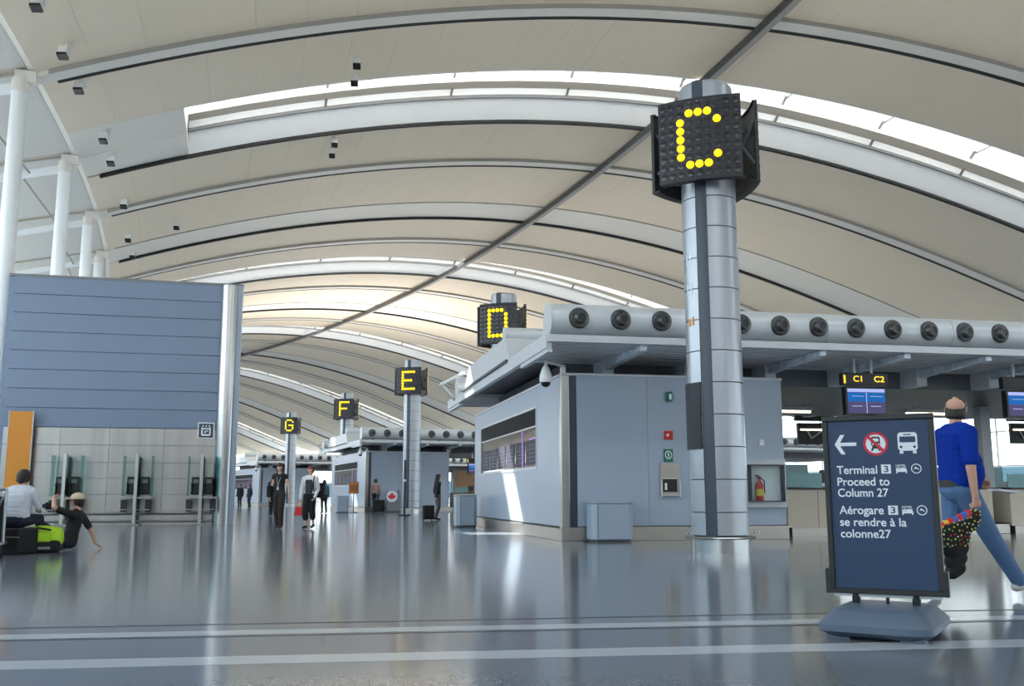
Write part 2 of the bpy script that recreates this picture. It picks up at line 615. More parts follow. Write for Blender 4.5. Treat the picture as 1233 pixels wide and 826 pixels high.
# spotlights on the vault
SPOTS = [(13.98, -14.73, 'at the very top left corner of the view'), (17.39, -14.68, 'just before the first narrow rib at the left'),
         (20.34, -14.69, 'just beyond the first narrow rib at the left'), (25.75, -14.58, 'left of the end of the big roof light'),
         (28.64, -14.60, 'on the broad rib above the second white column'), (22.51, -4.93, 'upper one of the pair above the big roof light'),
         (24.26, -4.85, 'lower one of the pair at the big roof light edge'), (31.80, -4.89, 'upper one of the pair below the black slot'),
         (33.45, -4.82, 'lower one of the pair below the black slot'), (42.29, -12.19, 'alone right of the fourth white column head'),
         (42.58, -14.67, 'close above the fourth white column head'), (35.56, -14.59, 'just before the narrow rib of the third white column'),
         (47.04, -14.51, 'beyond the fourth white column head')]
cyl0 = None
for s, u, where in SPOTS:
    t = thing('spotlight', 'small white ceiling spotlight, ' + where, 'spotlight', su(s, u, zc(u)), th(s) - 0.15, 'spotlights on the vault')
    if cyl0 is None:
        cyl0 = [('stem', MB().cyl((0, 0, 0.02), (0, 0, -0.16), 0.05, n=10).mesh('stem', 'white_plastic', True)),
                ('housing', MB().box(-0.14, 0.14, -0.13, 0.13, -0.46, -0.14, Matrix.Rotation(-0.35, 4, 'X')).mesh('housing', 'white_plastic', bevel=0.03)),
                ('lens', MB().box(-0.15, 0.15, -0.14, 0.14, -0.55, -0.46, Matrix.Rotation(-0.35, 4, 'X')).mesh('lens', 'black')),
                ('yoke', MB().box(-0.165, -0.145, -0.03, 0.03, -0.34, -0.1).box(0.145, 0.165, -0.03, 0.03, -0.34, -0.1).box(-0.165, 0.165, -0.03, 0.03, -0.12, -0.1).mesh('yoke', 'mullion'))]
    for n_, me in cyl0:
        link(n_, me, t)

# ------------------------------------------------------------------ floor and outside
fl = MB()
vs, fs = [], []
NS = 60
for i in range(NS + 1):
    s = -80 + 300 * i / NS
    vs += [su(s, -30, 0), su(s, 50, 0)]
for i in range(NS):
    fs.append((2 * i, 2 * i + 1, 2 * i + 3, 2 * i + 2))
fl.add(vs, fs)
floor = struct(fl.build('floor', 'terrazzo', fix=False))
for s0, s1, m in ((-7.80, -7.765, 'joint_dark'), (-8.34, -8.13, 'band_pale'), (-8.43, -8.395, 'joint_dark'), (-9.52, -9.25, 'band_pale')):
    slab(s0, s1, -24, 30, -0.002, 0.002, 40, 1, zf=lambda u: 0.0).build('floor_band', m, floor)
struct(MB().box(-900, 900, -900, 900, -0.6, -0.5).build('ground', 'apron'))

# ------------------------------------------------------------------ glass fronts
def facade(name, u, s0, s1, zt, step, rows):
    f = None
    n = round((s1 - s0) / step)
    ds = (s1 - s0) / n
    base = slab(s0, s1, u - 0.12, u + 0.12, 0.0, 0.35, 1, n, zf=lambda x: 0.0).build(name, 'mullion')
    struct(base)
    zz = [0.35 + (zt - 0.35) * i / rows for i in range(rows + 1)]
    for i in range(n + 1):
        s = s0 + i * ds
        slab(s - 0.06, s + 0.06, u - 0.1, u + 0.1, 0.0, zt, 1, 1, zf=lambda x: 0.0).build('mullion', 'mullion', base)
    for z in zz[1:]:
        slab(s0, s1, u - 0.07, u + 0.07, z - 0.06, z + 0.06, 1, n, zf=lambda x: 0.0).build('transom', 'mullion', base)
    for i in range(n):
        for j in range(rows):
            slab(s0 + i * ds + 0.07, s0 + (i + 1) * ds - 0.07, u - 0.015, u + 0.015, zz[j] + 0.07, zz[j + 1] - 0.07, 1, 1, zf=lambda x: 0.0).build('pane', 'glass' if j else 'glass_tinted', base)
    return base


struct(slab(-61.6, -61.2, -23.5, UR, 0.0, 14.0, 1, 1, zf=lambda x: 0.0).build('wall_back', 'beige_wall'))
facade('window_1', -23.3, -62, 208, 13.1, 9.0, 3)
facade('window_2', UR, -62, 208, 9.7, 6.0, 3)
struct(slab(211.0, 211.6, -23.5, UR, 0.0, 9.0, 1, 1, zf=lambda x: 0.0).build('wall_far', 'beige_wall'))

# ------------------------------------------------------------------ white perimeter columns with outriggers
ORD = ['first and nearest', 'second', 'third', 'fourth', 'fifth']
for k in range(5):
    s = 19.0 + 8.94 * k
    t = thing('perimeter_column', 'tall round white column, %s of the row at the left edge' % ORD[k], 'column', su(s, -16.3), th(s), 'white perimeter columns')
    MB().cyl((0, 0, 0), (0, 0, 14.2), 0.29, 0.25, 24, True).build('shaft', 'column_white', t, True)
    MB().cyl((0, 0, 0), (0, 0, 0.3), 0.36, 0.34, 24).build('base_ring', 'steel', t, True)
    MB().cyl((0, 0, 14.15), (0, 0, 14.6), 0.27, 0.27, 24).box(-0.16, 0.5, -0.16, 0.16, 14.5, 14.9).build('head', 'rib_white', t, True)
    MB().prism([(0.0, 14.5), (-6.6, 12.65), (-6.6, 12.45), (0.0, 14.2)], -0.12, 0.12).build('outrigger', 'column_white', t)
    a = su(s, -16.3)
    mw = Matrix.Rotation(-th(s), 4, 'Z') @ Matrix.Translation(-a)
    p0 = mw @ su(s, -18.0, 13.98)
    p1 = mw @ su(s + 8.94, -17.6, 14.0)
    if k < 4:
        MB().cyl(p0, p1, 0.045, n=8).build('tie_rod', 'track_grey', t, True)

# ------------------------------------------------------------------ big partition wall at the left
def frame_of(s0):
    return su(s0, 0), th(s0)


lw = struct(thing('wall_left', '', '', su(18.5, 0), th(18.5)))
del lw['label'], lw['category']
MB().box(-16.0, -9.0, 0.06, 0.45, 0, 7.86).build('core', 'blue_panel', lw)
zb = [3.05 + (7.88 - 3.05) * i / 8 for i in range(9)]
for i in range(8):
    for xa, xb in ((-15.85, -9.5),):
        MB().box(xa + 0.006, xb - 0.006, 0, 0.06, zb[i] + 0.012, zb[i + 1] - 0.012).build('cladding_board', 'blue_panel', lw)
zst = [0.32, 0.95, 1.45, 1.95, 2.5, 3.04]
for i in range(5):
    for xa, xb in ((-15.85, -14.2), (-14.2, -12.75), (-12.75, -11.1), (-11.1, -9.5)):
        MB().box(xa + 0.005, xb - 0.005, 0, 0.06, zst[i] + 0.006, zst[i + 1] - 0.006).build('steel_panel', 'steel', lw)
MB().box(-15.85, -9.5, -0.03, 0.05, 0.0, 0.31).build('plinth', 'steel', lw)
for z in (0.12, 0.36):
    MB().cyl((-15.8, -0.12, z), (-9.5, -0.12, z), 0.035, n=8).build('bumper_rail', 'tube_steel', lw, True)
MB().lathe([(0.0, 0.0), (0.27, 0.0), (0.27, 7.84), (0.0, 7.84)], 24, PI, 2 * PI).build('pilaster', 'steel_bright', lw, True, loc=(-9.27, 0.04, 0))
MB().box(-9.02, -8.86, -0.05, 0.45, 0, 7.84).build('end_panel', 'kiosk_panel', lw)
MB().box(-16.02, -8.85, -0.02, 0.47, 7.84, 7.92).build('coping', 'mid_grey', lw)

t = thing('wayfinding_panel', 'tall orange panel on the steel wall behind the seated people', 'sign', su(18.28, -15.3), th(18.5))
MB().box(-0.33, 0.33, -0.08, -0.005, 1.15, 3.50).build('board', 'orange', t, bevel=0.006)
MB().box(-0.33, 0.33, -0.07, -0.005, 0.35, 1.15).build('lower_board', 'beige_lam', t, bevel=0.006)
MB().box(-0.36, -0.33, -0.09, 0, 0.3, 3.52).box(0.33, 0.36, -0.09, 0, 0.3, 3.52).build('edge', 'steel', t)

t = thing('telephone_sign', 'small square navy telephone pictogram sign above the right phone', 'sign', su(18.5, -9.83), th(18.5))
MB().box(-0.26, 0.26, -0.05, -0.01, 2.74, 3.26).build('plate', 'white_plastic', t, bevel=0.006)
MB().box(-0.225, 0.225, -0.056, -0.045, 2.775, 3.225).build('face', 'stripe_slate', t)
ic = MB()
for dx in (-0.10, 0.0, 0.10):
    ic.box(dx - 0.02, dx + 0.02, -0.06, -0.055, 3.12, 3.17)
ic.box(-0.15, -0.10, -0.06, -0.055, 2.86, 3.1).box(0.10, 0.15, -0.06, -0.055, 2.86, 3.1).box(-0.15, 0.15, -0.06, -0.055, 3.03, 3.08).box(-0.13, 0.13, -0.06, -0.055, 2.83, 2.88)
ic.box(-0.05, 0.0, -0.06, -0.055, 2.92, 2.99).box(0.02, 0.06, -0.06, -0.055, 2.96, 3.0)
ic.build('pictogram', 'print_white', t)


def phone_booth(u, where):
    t = thing('pay_phone', 'wall pay phone stand with glass wings ' + where, 'pay phone', su(17.95, u), th(18.2), 'pay phones on the steel wall')
    MB().box(-0.05, 0.05, -0.35, -0.25, 0.05, 2.2).build('post', 'steel_bright', t, bevel=0.01)
    MB().box(-0.04, 0.04, 0.38, 0.44, 0.05, 2.1).build('rear_post', 'dark_grey', t)
    MB().box(0.012, 0.03, -0.25, 0.42, 0.9, 2.15).build('divider', 'glass_teal', t)
    for sx in (-1, 1):
        MB().box(sx * 0.42 - 0.01, sx * 0.42 + 0.01, -0.1, 0.42, 0.9, 2.15).build('glass_wing', 'glass_teal', t)
        b = MB().box(sx * 0.20 - 0.13, sx * 0.20 + 0.13, 0.22, 0.42, 0.95, 1.5).build('phone_body', 'black_plastic', t, bevel=0.02)
        MB().box(sx * 0.20 - 0.08, sx * 0.20 + 0.08, 0.205, 0.225, 1.3, 1.42).build('screen', 'mid_grey', b)
        MB().cyl((sx * 0.20 - 0.10, 0.17, 1.02), (sx * 0.20 - 0.10, 0.17, 1.24), 0.03, n=8).ball((sx * 0.20 - 0.1, 0.17, 1.0), 0.045, 6, 8).ball((sx * 0.20 - 0.1, 0.17, 1.26), 0.045, 6, 8).build('handset', 'black_plastic', b, True)
        MB().box(sx * 0.36 - 0.09, sx * 0.36 + 0.09, -0.02, 0.1, 0.42, 0.78).build('directory_holder', 'black_plastic', t, bevel=0.01)
    MB().box(-0.46, 0.46, -0.28, 0.42, 0.82, 0.87).build('shelf', 'steel', t, bevel=0.008)
    MB().box(-0.16, 0.16, -0.4, 0.3, 0.0, 0.05).build('foot', 'steel', t, bevel=0.01)
    MB().path([(-0.44, -0.3, 0.48), (0.44, -0.3, 0.48)], 0.02).build('rail', 'tube_steel', t, True)


phone_booth(-13.85, 'at the left, beside the orange panel')
phone_booth(-11.78, 'in the middle of the wall')
phone_booth(-9.85, 'at the right, below the square sign')

# ------------------------------------------------------------------ lettered columns
FONT57 = {'C': ['01110', '10001', '10000', '10000', '10000', '10001', '01110'], 'D': ['11110', '10001', '10001', '10001', '10001', '10001', '11110'],
          'E': ['11111', '10000', '10000', '11110', '10000', '10000', '11111'], 'F': ['11111', '10000', '10000', '11110', '10000', '10000', '10000'],
          'G': ['01110', '10001', '10000', '10111', '10001', '10001', '01110']}
dot_lit_me = MB().lathe([(0, 0), (0.066, 0), (0.062, 0.02), (0.04, 0.032), (0, 0.036)], 14).mesh('dot_lit', 'dot_lit', True)
CR = 0.448


def ang_dir(a):
    """a: angle from the hall's -s direction towards -u, in the local frame"""
    return -PI / 2 - a


def lettered_column(letter, i, desc):
    s = i * BAY
    t = thing('lettered_column', desc, 'column', su(s, 0), th(s), 'lettered columns')
    stripe = ang_dir(R(38))
    hw = 0.21
    # shaft cladding: courses of two half shells each side of the slate stripe
    z0 = (5.97, 6.07, 6.14, 6.18, 6.2)[i]
    z1 = z0 + 1.35
    ztop = z1 + 0.45
    zz = [0.27] + [0.63 + 0.512 * j for j in range(0, 14)] + [ztop - 0.04]
    zz = [z for z in zz if z <= ztop - 0.04]
    if zz[-1] - zz[-2] < 0.1:
        zz.pop(-2)
    half = {}
    MB().cyl((0, 0, 0.2), (0, 0, ztop - 0.06), CR - 0.03, n=32).build('core', 'dark_grey', t, True)
    for j in range(len(zz) - 1):
        za, zb_ = zz[j] + 0.008, zz[j + 1] - 0.008
        for a0, a1 in ((stripe + hw, stripe + PI), (stripe + PI, stripe + 2 * PI - hw)):
            key = (round(a0, 4), round(zb_ - za, 4))
            if key not in half:
                half[key] = MB().lathe([(CR - 0.03, 0), (CR, 0), (CR, zb_ - za), (CR - 0.03, zb_ - za)], 18, a0 + 0.004, a1 - 0.004).mesh('cladding_panel', 'cladding', True)
            link('cladding_panel', half[key], t, (0, 0, za))
    MB().lathe([(CR - 0.06, 0.27), (CR - 0.012, 0.27), (CR - 0.012, ztop), (CR - 0.06, ztop)], 6, stripe - hw, stripe + hw).build('stripe', 'stripe_slate', t, True)
    MB().lathe([(0, ztop - 0.04), (CR - 0.01, ztop - 0.04), (CR - 0.03, ztop), (0, ztop)], 32).build('cap', 'cladding', t, True)
    MB().lathe([(0, 0), (CR + 0.01, 0), (CR + 0.01, 0.22), (0, 0.22)], 32).build('plinth', 'steel_bright', t, True)
    MB().lathe([(CR - 0.05, 0.22), (CR + 0.10, 0.22), (CR + 0.11, 0.235), (CR + 0.10, 0.25), (CR - 0.05, 0.25)], 32).build('ledge', 'steel_bright', t, True)
    # three gently curved dot boards around the shaft
    PR, A, OFF = 2.6, R(15.1), -1.87
    for q in range(3):
        a = ang_dir(R(31)) + q * 2 * PI / 3
        Mo = Matrix.Translation((OFF * math.cos(a), OFF * math.sin(a), 0))
        p = MB().lathe([(PR - 0.05, z0), (PR, z0), (PR, z1), (PR - 0.05, z1)], 24, a - A, a + A, M=Mo).build('dot_board', 'sign_black', t, True)
        br = MB()
        zm = (z0 + z1) / 2
        for zq in (zm - 0.4, zm + 0.4):
            br.box(0.42, 0.69, -0.03, 0.03, zq - 0.03, zq + 0.03, Matrix.Rotation(a, 4, 'Z'))
            for sg in (-1, 1):
                e = Mo @ Vector((math.cos(a + sg * A * 0.85) * (PR - 0.06), math.sin(a + sg * A * 0.85) * (PR - 0.06), zm + (zq - zm) * -0.9))
                br.cyl(Vector((math.cos(a) * 0.45, math.sin(a) * 0.45, zq)), e, 0.028, n=6)
        br.build('bracket', 'mid_grey', p)
        rim = MB()
        rim.lathe([(PR - 0.14, z0 - 0.03), (PR + 0.004, z0 - 0.03), (PR + 0.004, z0), (PR - 0.14, z0)], 24, a - A, a + A, M=Mo)
        rim.build('lower_rim', 'sign_dark', p, True)
        rim = MB()
        rim.lathe([(PR - 0.08, z1), (PR + 0.004, z1), (PR + 0.004, z1 + 0.02), (PR - 0.08, z1 + 0.02)], 24, a - A, a + A, M=Mo)
        rim.build('upper_rim', 'sign_dark', p, True)
        offm = MB()
        step = 0.147
        da = 0.150 / PR
        nc, nr = 9, 9
        for r_ in range(nr):
            for c in range(nc):
                lit = False
                cc, rr = c - 2, r_ - 1
                if 0 <= cc < 5 and 0 <= rr < 7:
                    lit = FONT57[letter][rr][cc] == '1'
                aa = a + ((c - (nc - 1) / 2) * da)
                zq = zm - (r_ - (nr - 1) / 2) * step
                M = Mo @ Matrix.Translation((PR * math.cos(aa), PR * math.sin(aa), zq)) @ Matrix.Rotation(aa, 4, 'Z') @ Matrix.Rotation(PI / 2, 4, 'Y')
                if lit:
                    d = link('lit_dot', dot_lit_me, p)
                    d.matrix_local = M
                elif i < 3:
                    offm.lathe([(0, 0), (0.062, 0), (0.058, 0.009), (0.03, 0.013), (0, 0.013)], 8, M=M)
        if i < 3:
            stuff(offm.build('unlit_dots', 'dot_off', p, True))
    if i == 0:
        # flight display and pictograms on the side towards the doors
        d0 = ang_dir(R(82))
        b = MB().lathe([(CR, 1.62), (CR + 0.03, 1.62), (CR + 0.03, 2.68), (CR, 2.68)], 14, d0 - R(30), d0 + R(30)).build('display_board', 'sign_dark', t, True)
        rows = MB()
        for j in range(12):
            rows.lathe([(CR + 0.028, 1.70 + j * 0.08), (CR + 0.0315, 1.70 + j * 0.08), (CR + 0.0315, 1.735 + j * 0.08), (CR + 0.028, 1.735 + j * 0.08)], 10, d0 - R(26), d0 + R(26))
        stuff(rows.build('display_rows', 'display_print', b))

        def on_shaft(mb, ang, w, za, zb_):
            mb.lathe([(CR, za), (CR + 0.004, za), (CR + 0.004, zb_), (CR, zb_)], 4, ang - w, ang + w)
        pm = MB()
        for zq in (4.62, 4.12):
            on_shaft(pm, d0 - R(22), 0.02, zq, zq + 0.22)
            on_shaft(pm, d0 - R(22), 0.07, zq + 0.15, zq + 0.18)
            on_shaft(pm, d0 + R(2), 0.03, zq, zq + 0.2)
            on_shaft(pm, d0 + R(14), 0.03, zq, zq + 0.2)
        on_shaft(pm, d0 - R(16), 0.10, 3.66, 3.69)
        on_shaft(pm, d0 - R(24), 0.03, 3.60, 3.75)
        pm.build('pictograms', 'print_white', t)
        pr = MB()
        on_shaft(pr, d0 + R(6), 0.06, 3.61, 3.74)
        on_shaft(pr, d0 + R(17), 0.05, 3.62, 3.76)
        pr.build('red_pictograms', 'orange', t)
    return t


lettered_column('C', 0, 'large steel clad column in front of the kiosk with dotted yellow C')
lettered_column('D', 1, 'column behind the kiosk roof with dotted yellow D board')
lettered_column('E', 2, 'column in front of the far grey wall with dotted yellow E board')
lettered_column('F', 3, 'far column half hidden by the far kiosk with dotted yellow F board')
lettered_column('G', 4, 'farthest lettered column with dotted yellow G behind the walking women')


# ------------------------------------------------------------------ check-in islands
nozzle_parts = [('ring', MB().lathe([(0.115, 0), (0.205, 0), (0.205, 0.03), (0.185, 0.06), (0.13, 0.05), (0.115, 0.02)], 24).mesh('ring', 'nozzle_grey', True)),
                ('jet', MB().lathe([(0.085, 0.02), (0.135, 0.03), (0.125, 0.08), (0.10, 0.13), (0.085, 0.13)], 20).mesh('jet', 'nozzle_grey', True)),
                ('throat', MB().lathe([(0, 0.07), (0.098, 0.07), (0.096, 0.115), (0, 0.115)], 16).mesh('throat', 'black'))]


def air_duct(org, rz, x0, x1, y, z, r, label, first, step, n, group):
    t = thing('air_duct', label, 'duct', org, rz, group)
    # sections
    nsec = int((x1 - x0) / 2.7)
    dx = (x1 - x0) / nsec
    for i in range(nsec):
        MB().cyl((x0 + i * dx + 0.006, y, z), (x0 + (i + 1) * dx - 0.006, y, z), r, n=32).build('duct_section', 'duct_grey', t, True)
    MB().cyl((x0 + 0.01, y, z), (x1 - 0.01, y, z), r - 0.02, n=24).build('liner', 'mid_grey', t, True)
    MB().cyl((x0 - 0.02, y, z), (x0 + 0.005, y, z), r + 0.012, n=32).build('end_cap', 'canopy_grey', t, True)
    sup = MB()
    for i in range(int((x1 - x0) / 3.75) + 1):
        sup.box(x0 + 0.6 + i * 3.75, x0 + 0.7 + i * 3.75, y - 0.14, y + 0.14, 3.86, z - r + 0.03)
    sup.build('saddle', 'mid_grey', t)
    for i in range(n):
        M = Matrix.Translation((first + i * step, y - r + 0.02, z + 0.01)) @ Matrix.Rotation(PI / 2, 4, 'X')
        nz = link('nozzle', nozzle_parts[0][1], t)
        nz.matrix_local = M
        for nm, me in nozzle_parts[1:]:
            o = link(nm, me, nz)
            o.matrix_local = Matrix.Rotation(0.25, 4, 'Y') if nm == 'jet' else Matrix.Rotation(0.25, 4, 'Y')
    return t


def trash_bin(loc, rz, w, d, h, label, group='grey litter bins'):
    t = thing('litter_bin', label, 'bin', loc, rz, group)
    c = 0.09
    poly = [(-w + c, -d), (w - c, -d), (w, -d + c), (w, d - c), (w - c, d), (-w + c, d), (-w, d - c), (-w, -d + c)]
    MB().prism(poly, 0.05, h - 0.05, 'xy').build('body', 'bin_blue', t, bevel=0.012)
    MB().prism([(a * 1.02, b * 1.02) for a, b in poly], h - 0.045, h, 'xy').build('lid', 'bin_blue', t, bevel=0.015)
    MB().prism([(a * 0.93, b * 0.93) for a, b in poly], 0.0, 0.05, 'xy').build('foot', 'dark_grey', t)
    MB().box(-w + c + 0.02, -w + c + 0.035, -d - 0.006, -d + 0.01, 0.08, h - 0.07).build('door_gap', 'mid_grey', t)
    MB().box(-w * 0.5, w * 0.5, -d - 0.004, -d + 0.03, h - 0.2, h - 0.19).build('flap', 'bin_blue', t)
    return t


def island(k, s_mid, where, xr, nbr, full):
    org, rz = su(s_mid, 0), th(s_mid)
    # ---- kiosk
    kt = thing('service_kiosk', 'grey blue kiosk block with angled display window, ' + where, 'kiosk', org, rz, 'kiosks at the ends of the islands')
    XL, XR_, YF, YB, H = -1.70, 3.10, -5.3, 5.3, 3.30
    MB().box(XL + 0.05, XR_ - 0.03, YF + 0.05, YB - 0.03, 0.27, H - 0.02).build('core', 'mid_grey', kt)
    xs = [-1.40, 0.1, 1.6, 3.10]
    for a, b in zip(xs[:-1], xs[1:]):
        MB().box(a + 0.003, b - 0.003, YF, YF + 0.05, 0.29, H).build('front_panel', 'kiosk_panel', kt)
    ys = [YF + 0.18, -3.0, 5.2]
    # left face around the display window
    wy0, wy1, wz0, wz1 = -3.0, 4.15, 1.54, 2.83
    for a, b, z0, z1 in ((YF + 0.18, wy0, 0.29, H), (wy0, (wy0 + wy1) / 2, 0.29, wz0), ((wy0 + wy1) / 2, wy1, 0.29, wz0), (wy0, wy1, wz1, H), (wy1, YB, 0.29, H)):
        MB().box(XL, XL + 0.05, a + 0.003, b - 0.003, z0 + 0.002, z1 - 0.002).build('side_panel', 'kiosk_panel', kt)
    MB().box(XR_ - 0.05, XR_, YF, YB, 0.29, H).build('side_panel', 'kiosk_panel', kt)
    MB().box(XL, XR_, YB - 0.05, YB, 0.29, H).build('rear_panel', 'kiosk_panel', kt)
    MB().box(XL - 0.02, XR_ + 0.02, YF - 0.02, YB + 0.02, H, H + 0.05).build('coping', 'canopy_grey', kt, bevel=0.006)
    MB().box(XL - 0.03, XL + 0.14, YF - 0.03, YF + 0.16, 0.0, H + 0.01).build('corner_post', 'steel', kt, bevel=0.012)
    MB().box(XL + 0.14, XL + 0.30, YF + 0.02, YF + 0.1, 0.27, H).build('dark_joint', 'stripe_slate', kt)  # dark slate strip beside the corner post
    MB().box(XL - 0.04, XR_ + 0.02, YF - 0.04, YF + 0.05, 0, 0.27).build('plinth', 'steel_warm', kt, bevel=0.006)
    MB().box(XL - 0.04, XL + 0.05, YF, YB, 0, 0.25).build('plinth', 'steel_warm', kt, bevel=0.006)
    MB().box(XL + 0.1, XR_, YF + 0.1, YB - 0.1, 0, 0.27).build('plinth_core', 'mid_grey', kt)
    w = MB().box(XL + 0.02, XL + 0.045, wy0, wy1, wz0, wz1).build('display_window', 'window_dark', kt)
    fr = MB()
    fr.box(XL - 0.015, XL + 0.03, wy0 - 0.05, wy1 + 0.05, wz0 - 0.06, wz0).box(XL - 0.015, XL + 0.03, wy0 - 0.05, wy1 + 0.05, wz1, wz1 + 0.05)
    fr.box(XL - 0.015, XL + 0.03, wy0 - 0.05, wy0, wz0, wz1).box(XL - 0.015, XL + 0.03, wy1, wy1 + 0.05, wz0, wz1)
    fr.build('frame', 'canopy_grey', w)
    MB().box(XL + 0.008, XL + 0.022, wy0 + 0.01, wy1 - 0.01, 2.46, wz1 - 0.01).build('header_board', 'header_dark', w)
    MB().box(XL + 0.0, XL + 0.024, wy0, wy1, 2.42, 2.455).build('transom', 'canopy_grey', w)
    for j in range(6):
        y = wy0 + 0.1 + j * 1.17
        sm = MB().box(XL + 0.012, XL + 0.022, y, y + 1.05, wz0 + 0.05, wz0 + 0.62).build('screen', 'display_print', w)
        ln = MB()
        for q in range(5):
            ln.box(XL + 0.010, XL + 0.0125, y + 0.08, y + (0.95 if q % 2 else 0.7), wz0 + 0.13 + q * 0.09, wz0 + 0.145 + q * 0.09)
        stuff(ln.build('screen_lines', 'screen_purple', sm))
    MB().box(XL + 0.008, XL + 0.012, wy0 + 1.45, wy0 + 1.53, wz0 + 0.02, 2.41).build('neon_edge', 'screen_violet', w)
    MB().box(XL + 0.008, XL + 0.012, wy0 + 0.1, wy0 + 0.75, wz0 + 0.62, wz0 + 0.65).build('neon_edge', 'screen_violet', w)
    # ---- surveillance camera on the corner
    ct = thing('dome_camera', 'white teardrop surveillance camera on kiosk corner, ' + where, 'camera', org, rz, 'dome cameras')
    cx, cy = XL - 0.33, YF + 0.02
    MB().box(XL - 0.02, XL + 0.08, YF - 0.02, YF + 0.08, H + 0.05, H + 0.17).build('mount', 'white_plastic', ct, bevel=0.01)
    MB().cyl((XL + 0.08, YF + 0.03, H + 0.19), (cx - 0.03, cy, H + 0.27), 0.03, n=10).build('arm', 'white_plastic', ct, True)
    M = Matrix.Translation((cx, cy, 0))
    MB().lathe([(0, H + 0.30), (0.03, H + 0.29), (0.035, H + 0.20), (0.08, H + 0.12), (0.12, H), (0.128, H - 0.10), (0.118, H - 0.15), (0, H - 0.15)], 20, M=M, close=False).build('housing', 'white_plastic', ct, True)
    MB().ball((cx, cy, H - 0.15), 0.10, 8, 16).build('dome', 'black', ct, True)
    # ---- canopy
    cn = thing('island_canopy', 'wide grey canopy roof with slatted underside over the island, ' + where, 'canopy', org, rz, 'island canopies')
    YA, YZ = -6.75, 6.7
    ZC_ = 3.75
    for sg in (1, -1):
        sl_ = MB()
        for j in range(9):
            y = sg * (YA + 0.14 + j * 0.325)
            ya, yb = min(y, y + sg * 0.21), max(y, y + sg * 0.21)
            sl_.box(-2.25, xr, ya, yb, ZC_, ZC_ + 0.10)
        stuff(sl_.build('soffit_slats', 'soffit_grey', cn))
    MB().box(-2.28, xr, YA + 0.02, YZ - 0.02, ZC_ + 0.10, ZC_ + 0.13).build('deck', 'mid_grey', cn)
    MB().box(-2.35, xr, YA - 0.05, YA + 0.05, ZC_ - 0.01, ZC_ + 0.13).build('front_fascia', 'canopy_grey', cn, bevel=0.01)
    MB().box(-2.35, xr, YZ - 0.05, YZ + 0.05, ZC_ - 0.01, ZC_ + 0.13).build('rear_fascia', 'canopy_grey', cn, bevel=0.01)
    MB().box(-2.37, -2.25, YA + 0.05, YZ - 0.05, ZC_ - 0.12, ZC_ + 0.16).build('side_fascia', 'canopy_grey', cn, bevel=0.01)
    MB().prism([(-3.3, ZC_ + 0.12), (3.3, ZC_ + 0.12), (2.4, ZC_ + 0.72), (-2.6, ZC_ + 0.72)], -2.36, xr, 'yz').build('parapet', 'canopy_grey', cn, bevel=0.01)
    MB().box(-2.42, -2.36, -3.1, 3.4, ZC_ + 0.10, ZC_ + 0.16).build('parapet_gutter', 'dark_grey', cn)
    # bulkhead below the canopy
    MB().box(-1.25, xr, -3.75, 3.75, H + 0.06, ZC_ + 0.005).build('bulkhead', 'mid_grey', cn)
    for j in range(nbr):
        x = -0.44 + j * 1.885
        for sg in (-1, 1):
            yf = sg * 6.68
            b = MB().prism([(yf, ZC_ - 0.005), (sg * 4.35, ZC_ - 0.005), (sg * 4.35, ZC_ - 0.20), (yf, ZC_ - 0.11)], x - 0.07, x + 0.07, 'yz').build('bracket', 'bracket_pale', cn)
            nt = MB()
            for q in range(7):
                yy = sg * (6.45 - q * 0.3)
                nt.box(x - 0.10, x + 0.10, yy - 0.06, yy + 0.06, ZC_ - 0.09 - q * 0.012, ZC_ - 0.03)
            stuff(nt.build('lugs', 'bracket_pale', b))
            MB().box(x - 0.13, x + 0.13, min(sg * 3.7, sg * 4.4), max(sg * 3.7, sg * 4.4), H + 0.07, ZC_ - 0.004).build('bracket_block', 'soffit_grey', b)
    for sg in (-1, 1):
        b = MB().box(-2.34, -2.24, min(sg * 4.3, sg * 6.7), max(sg * 4.3, sg * 6.7), ZC_ - 0.2, ZC_ - 0.11).build('bracket', 'canopy_grey', cn)
    # struts carrying the outer end
    MB().path([(-2.31, 3.6, ZC_ + 0.7), (-2.9, 4.3, ZC_ + 0.42), (-2.31, 5.2, ZC_ + 0.02)], 0.05, 8).build('end_strut', 'white_plastic', cn, True)
    if xr > 6:
        for x in (12.0, 20.0, 28.0, 36.0):
            if x < xr:
                MB().box(x - 0.15, x + 0.15, -0.15, 0.15, 0, H + 0.1).build('post', 'canopy_grey', cn)
    # ---- ducts
    air_duct(org, rz, -2.15, xr, -6.02, 4.28, 0.335, 'round air duct with nozzles on canopy front, ' + where, -1.62, 0.845, int((xr + 1.3) / 0.845), 'air ducts')
    air_duct(org, rz, -2.2, xr, -1.9, 4.66, 0.19, 'slimmer duct on the canopy parapet, ' + where, 0, 1, 0, 'air ducts')
    air_duct(org, rz, -2.15, xr, 6.02, 4.28, 0.335, 'round air duct on canopy rear edge, ' + where, 0, 1, 0, 'air ducts')
    return kt, org, rz


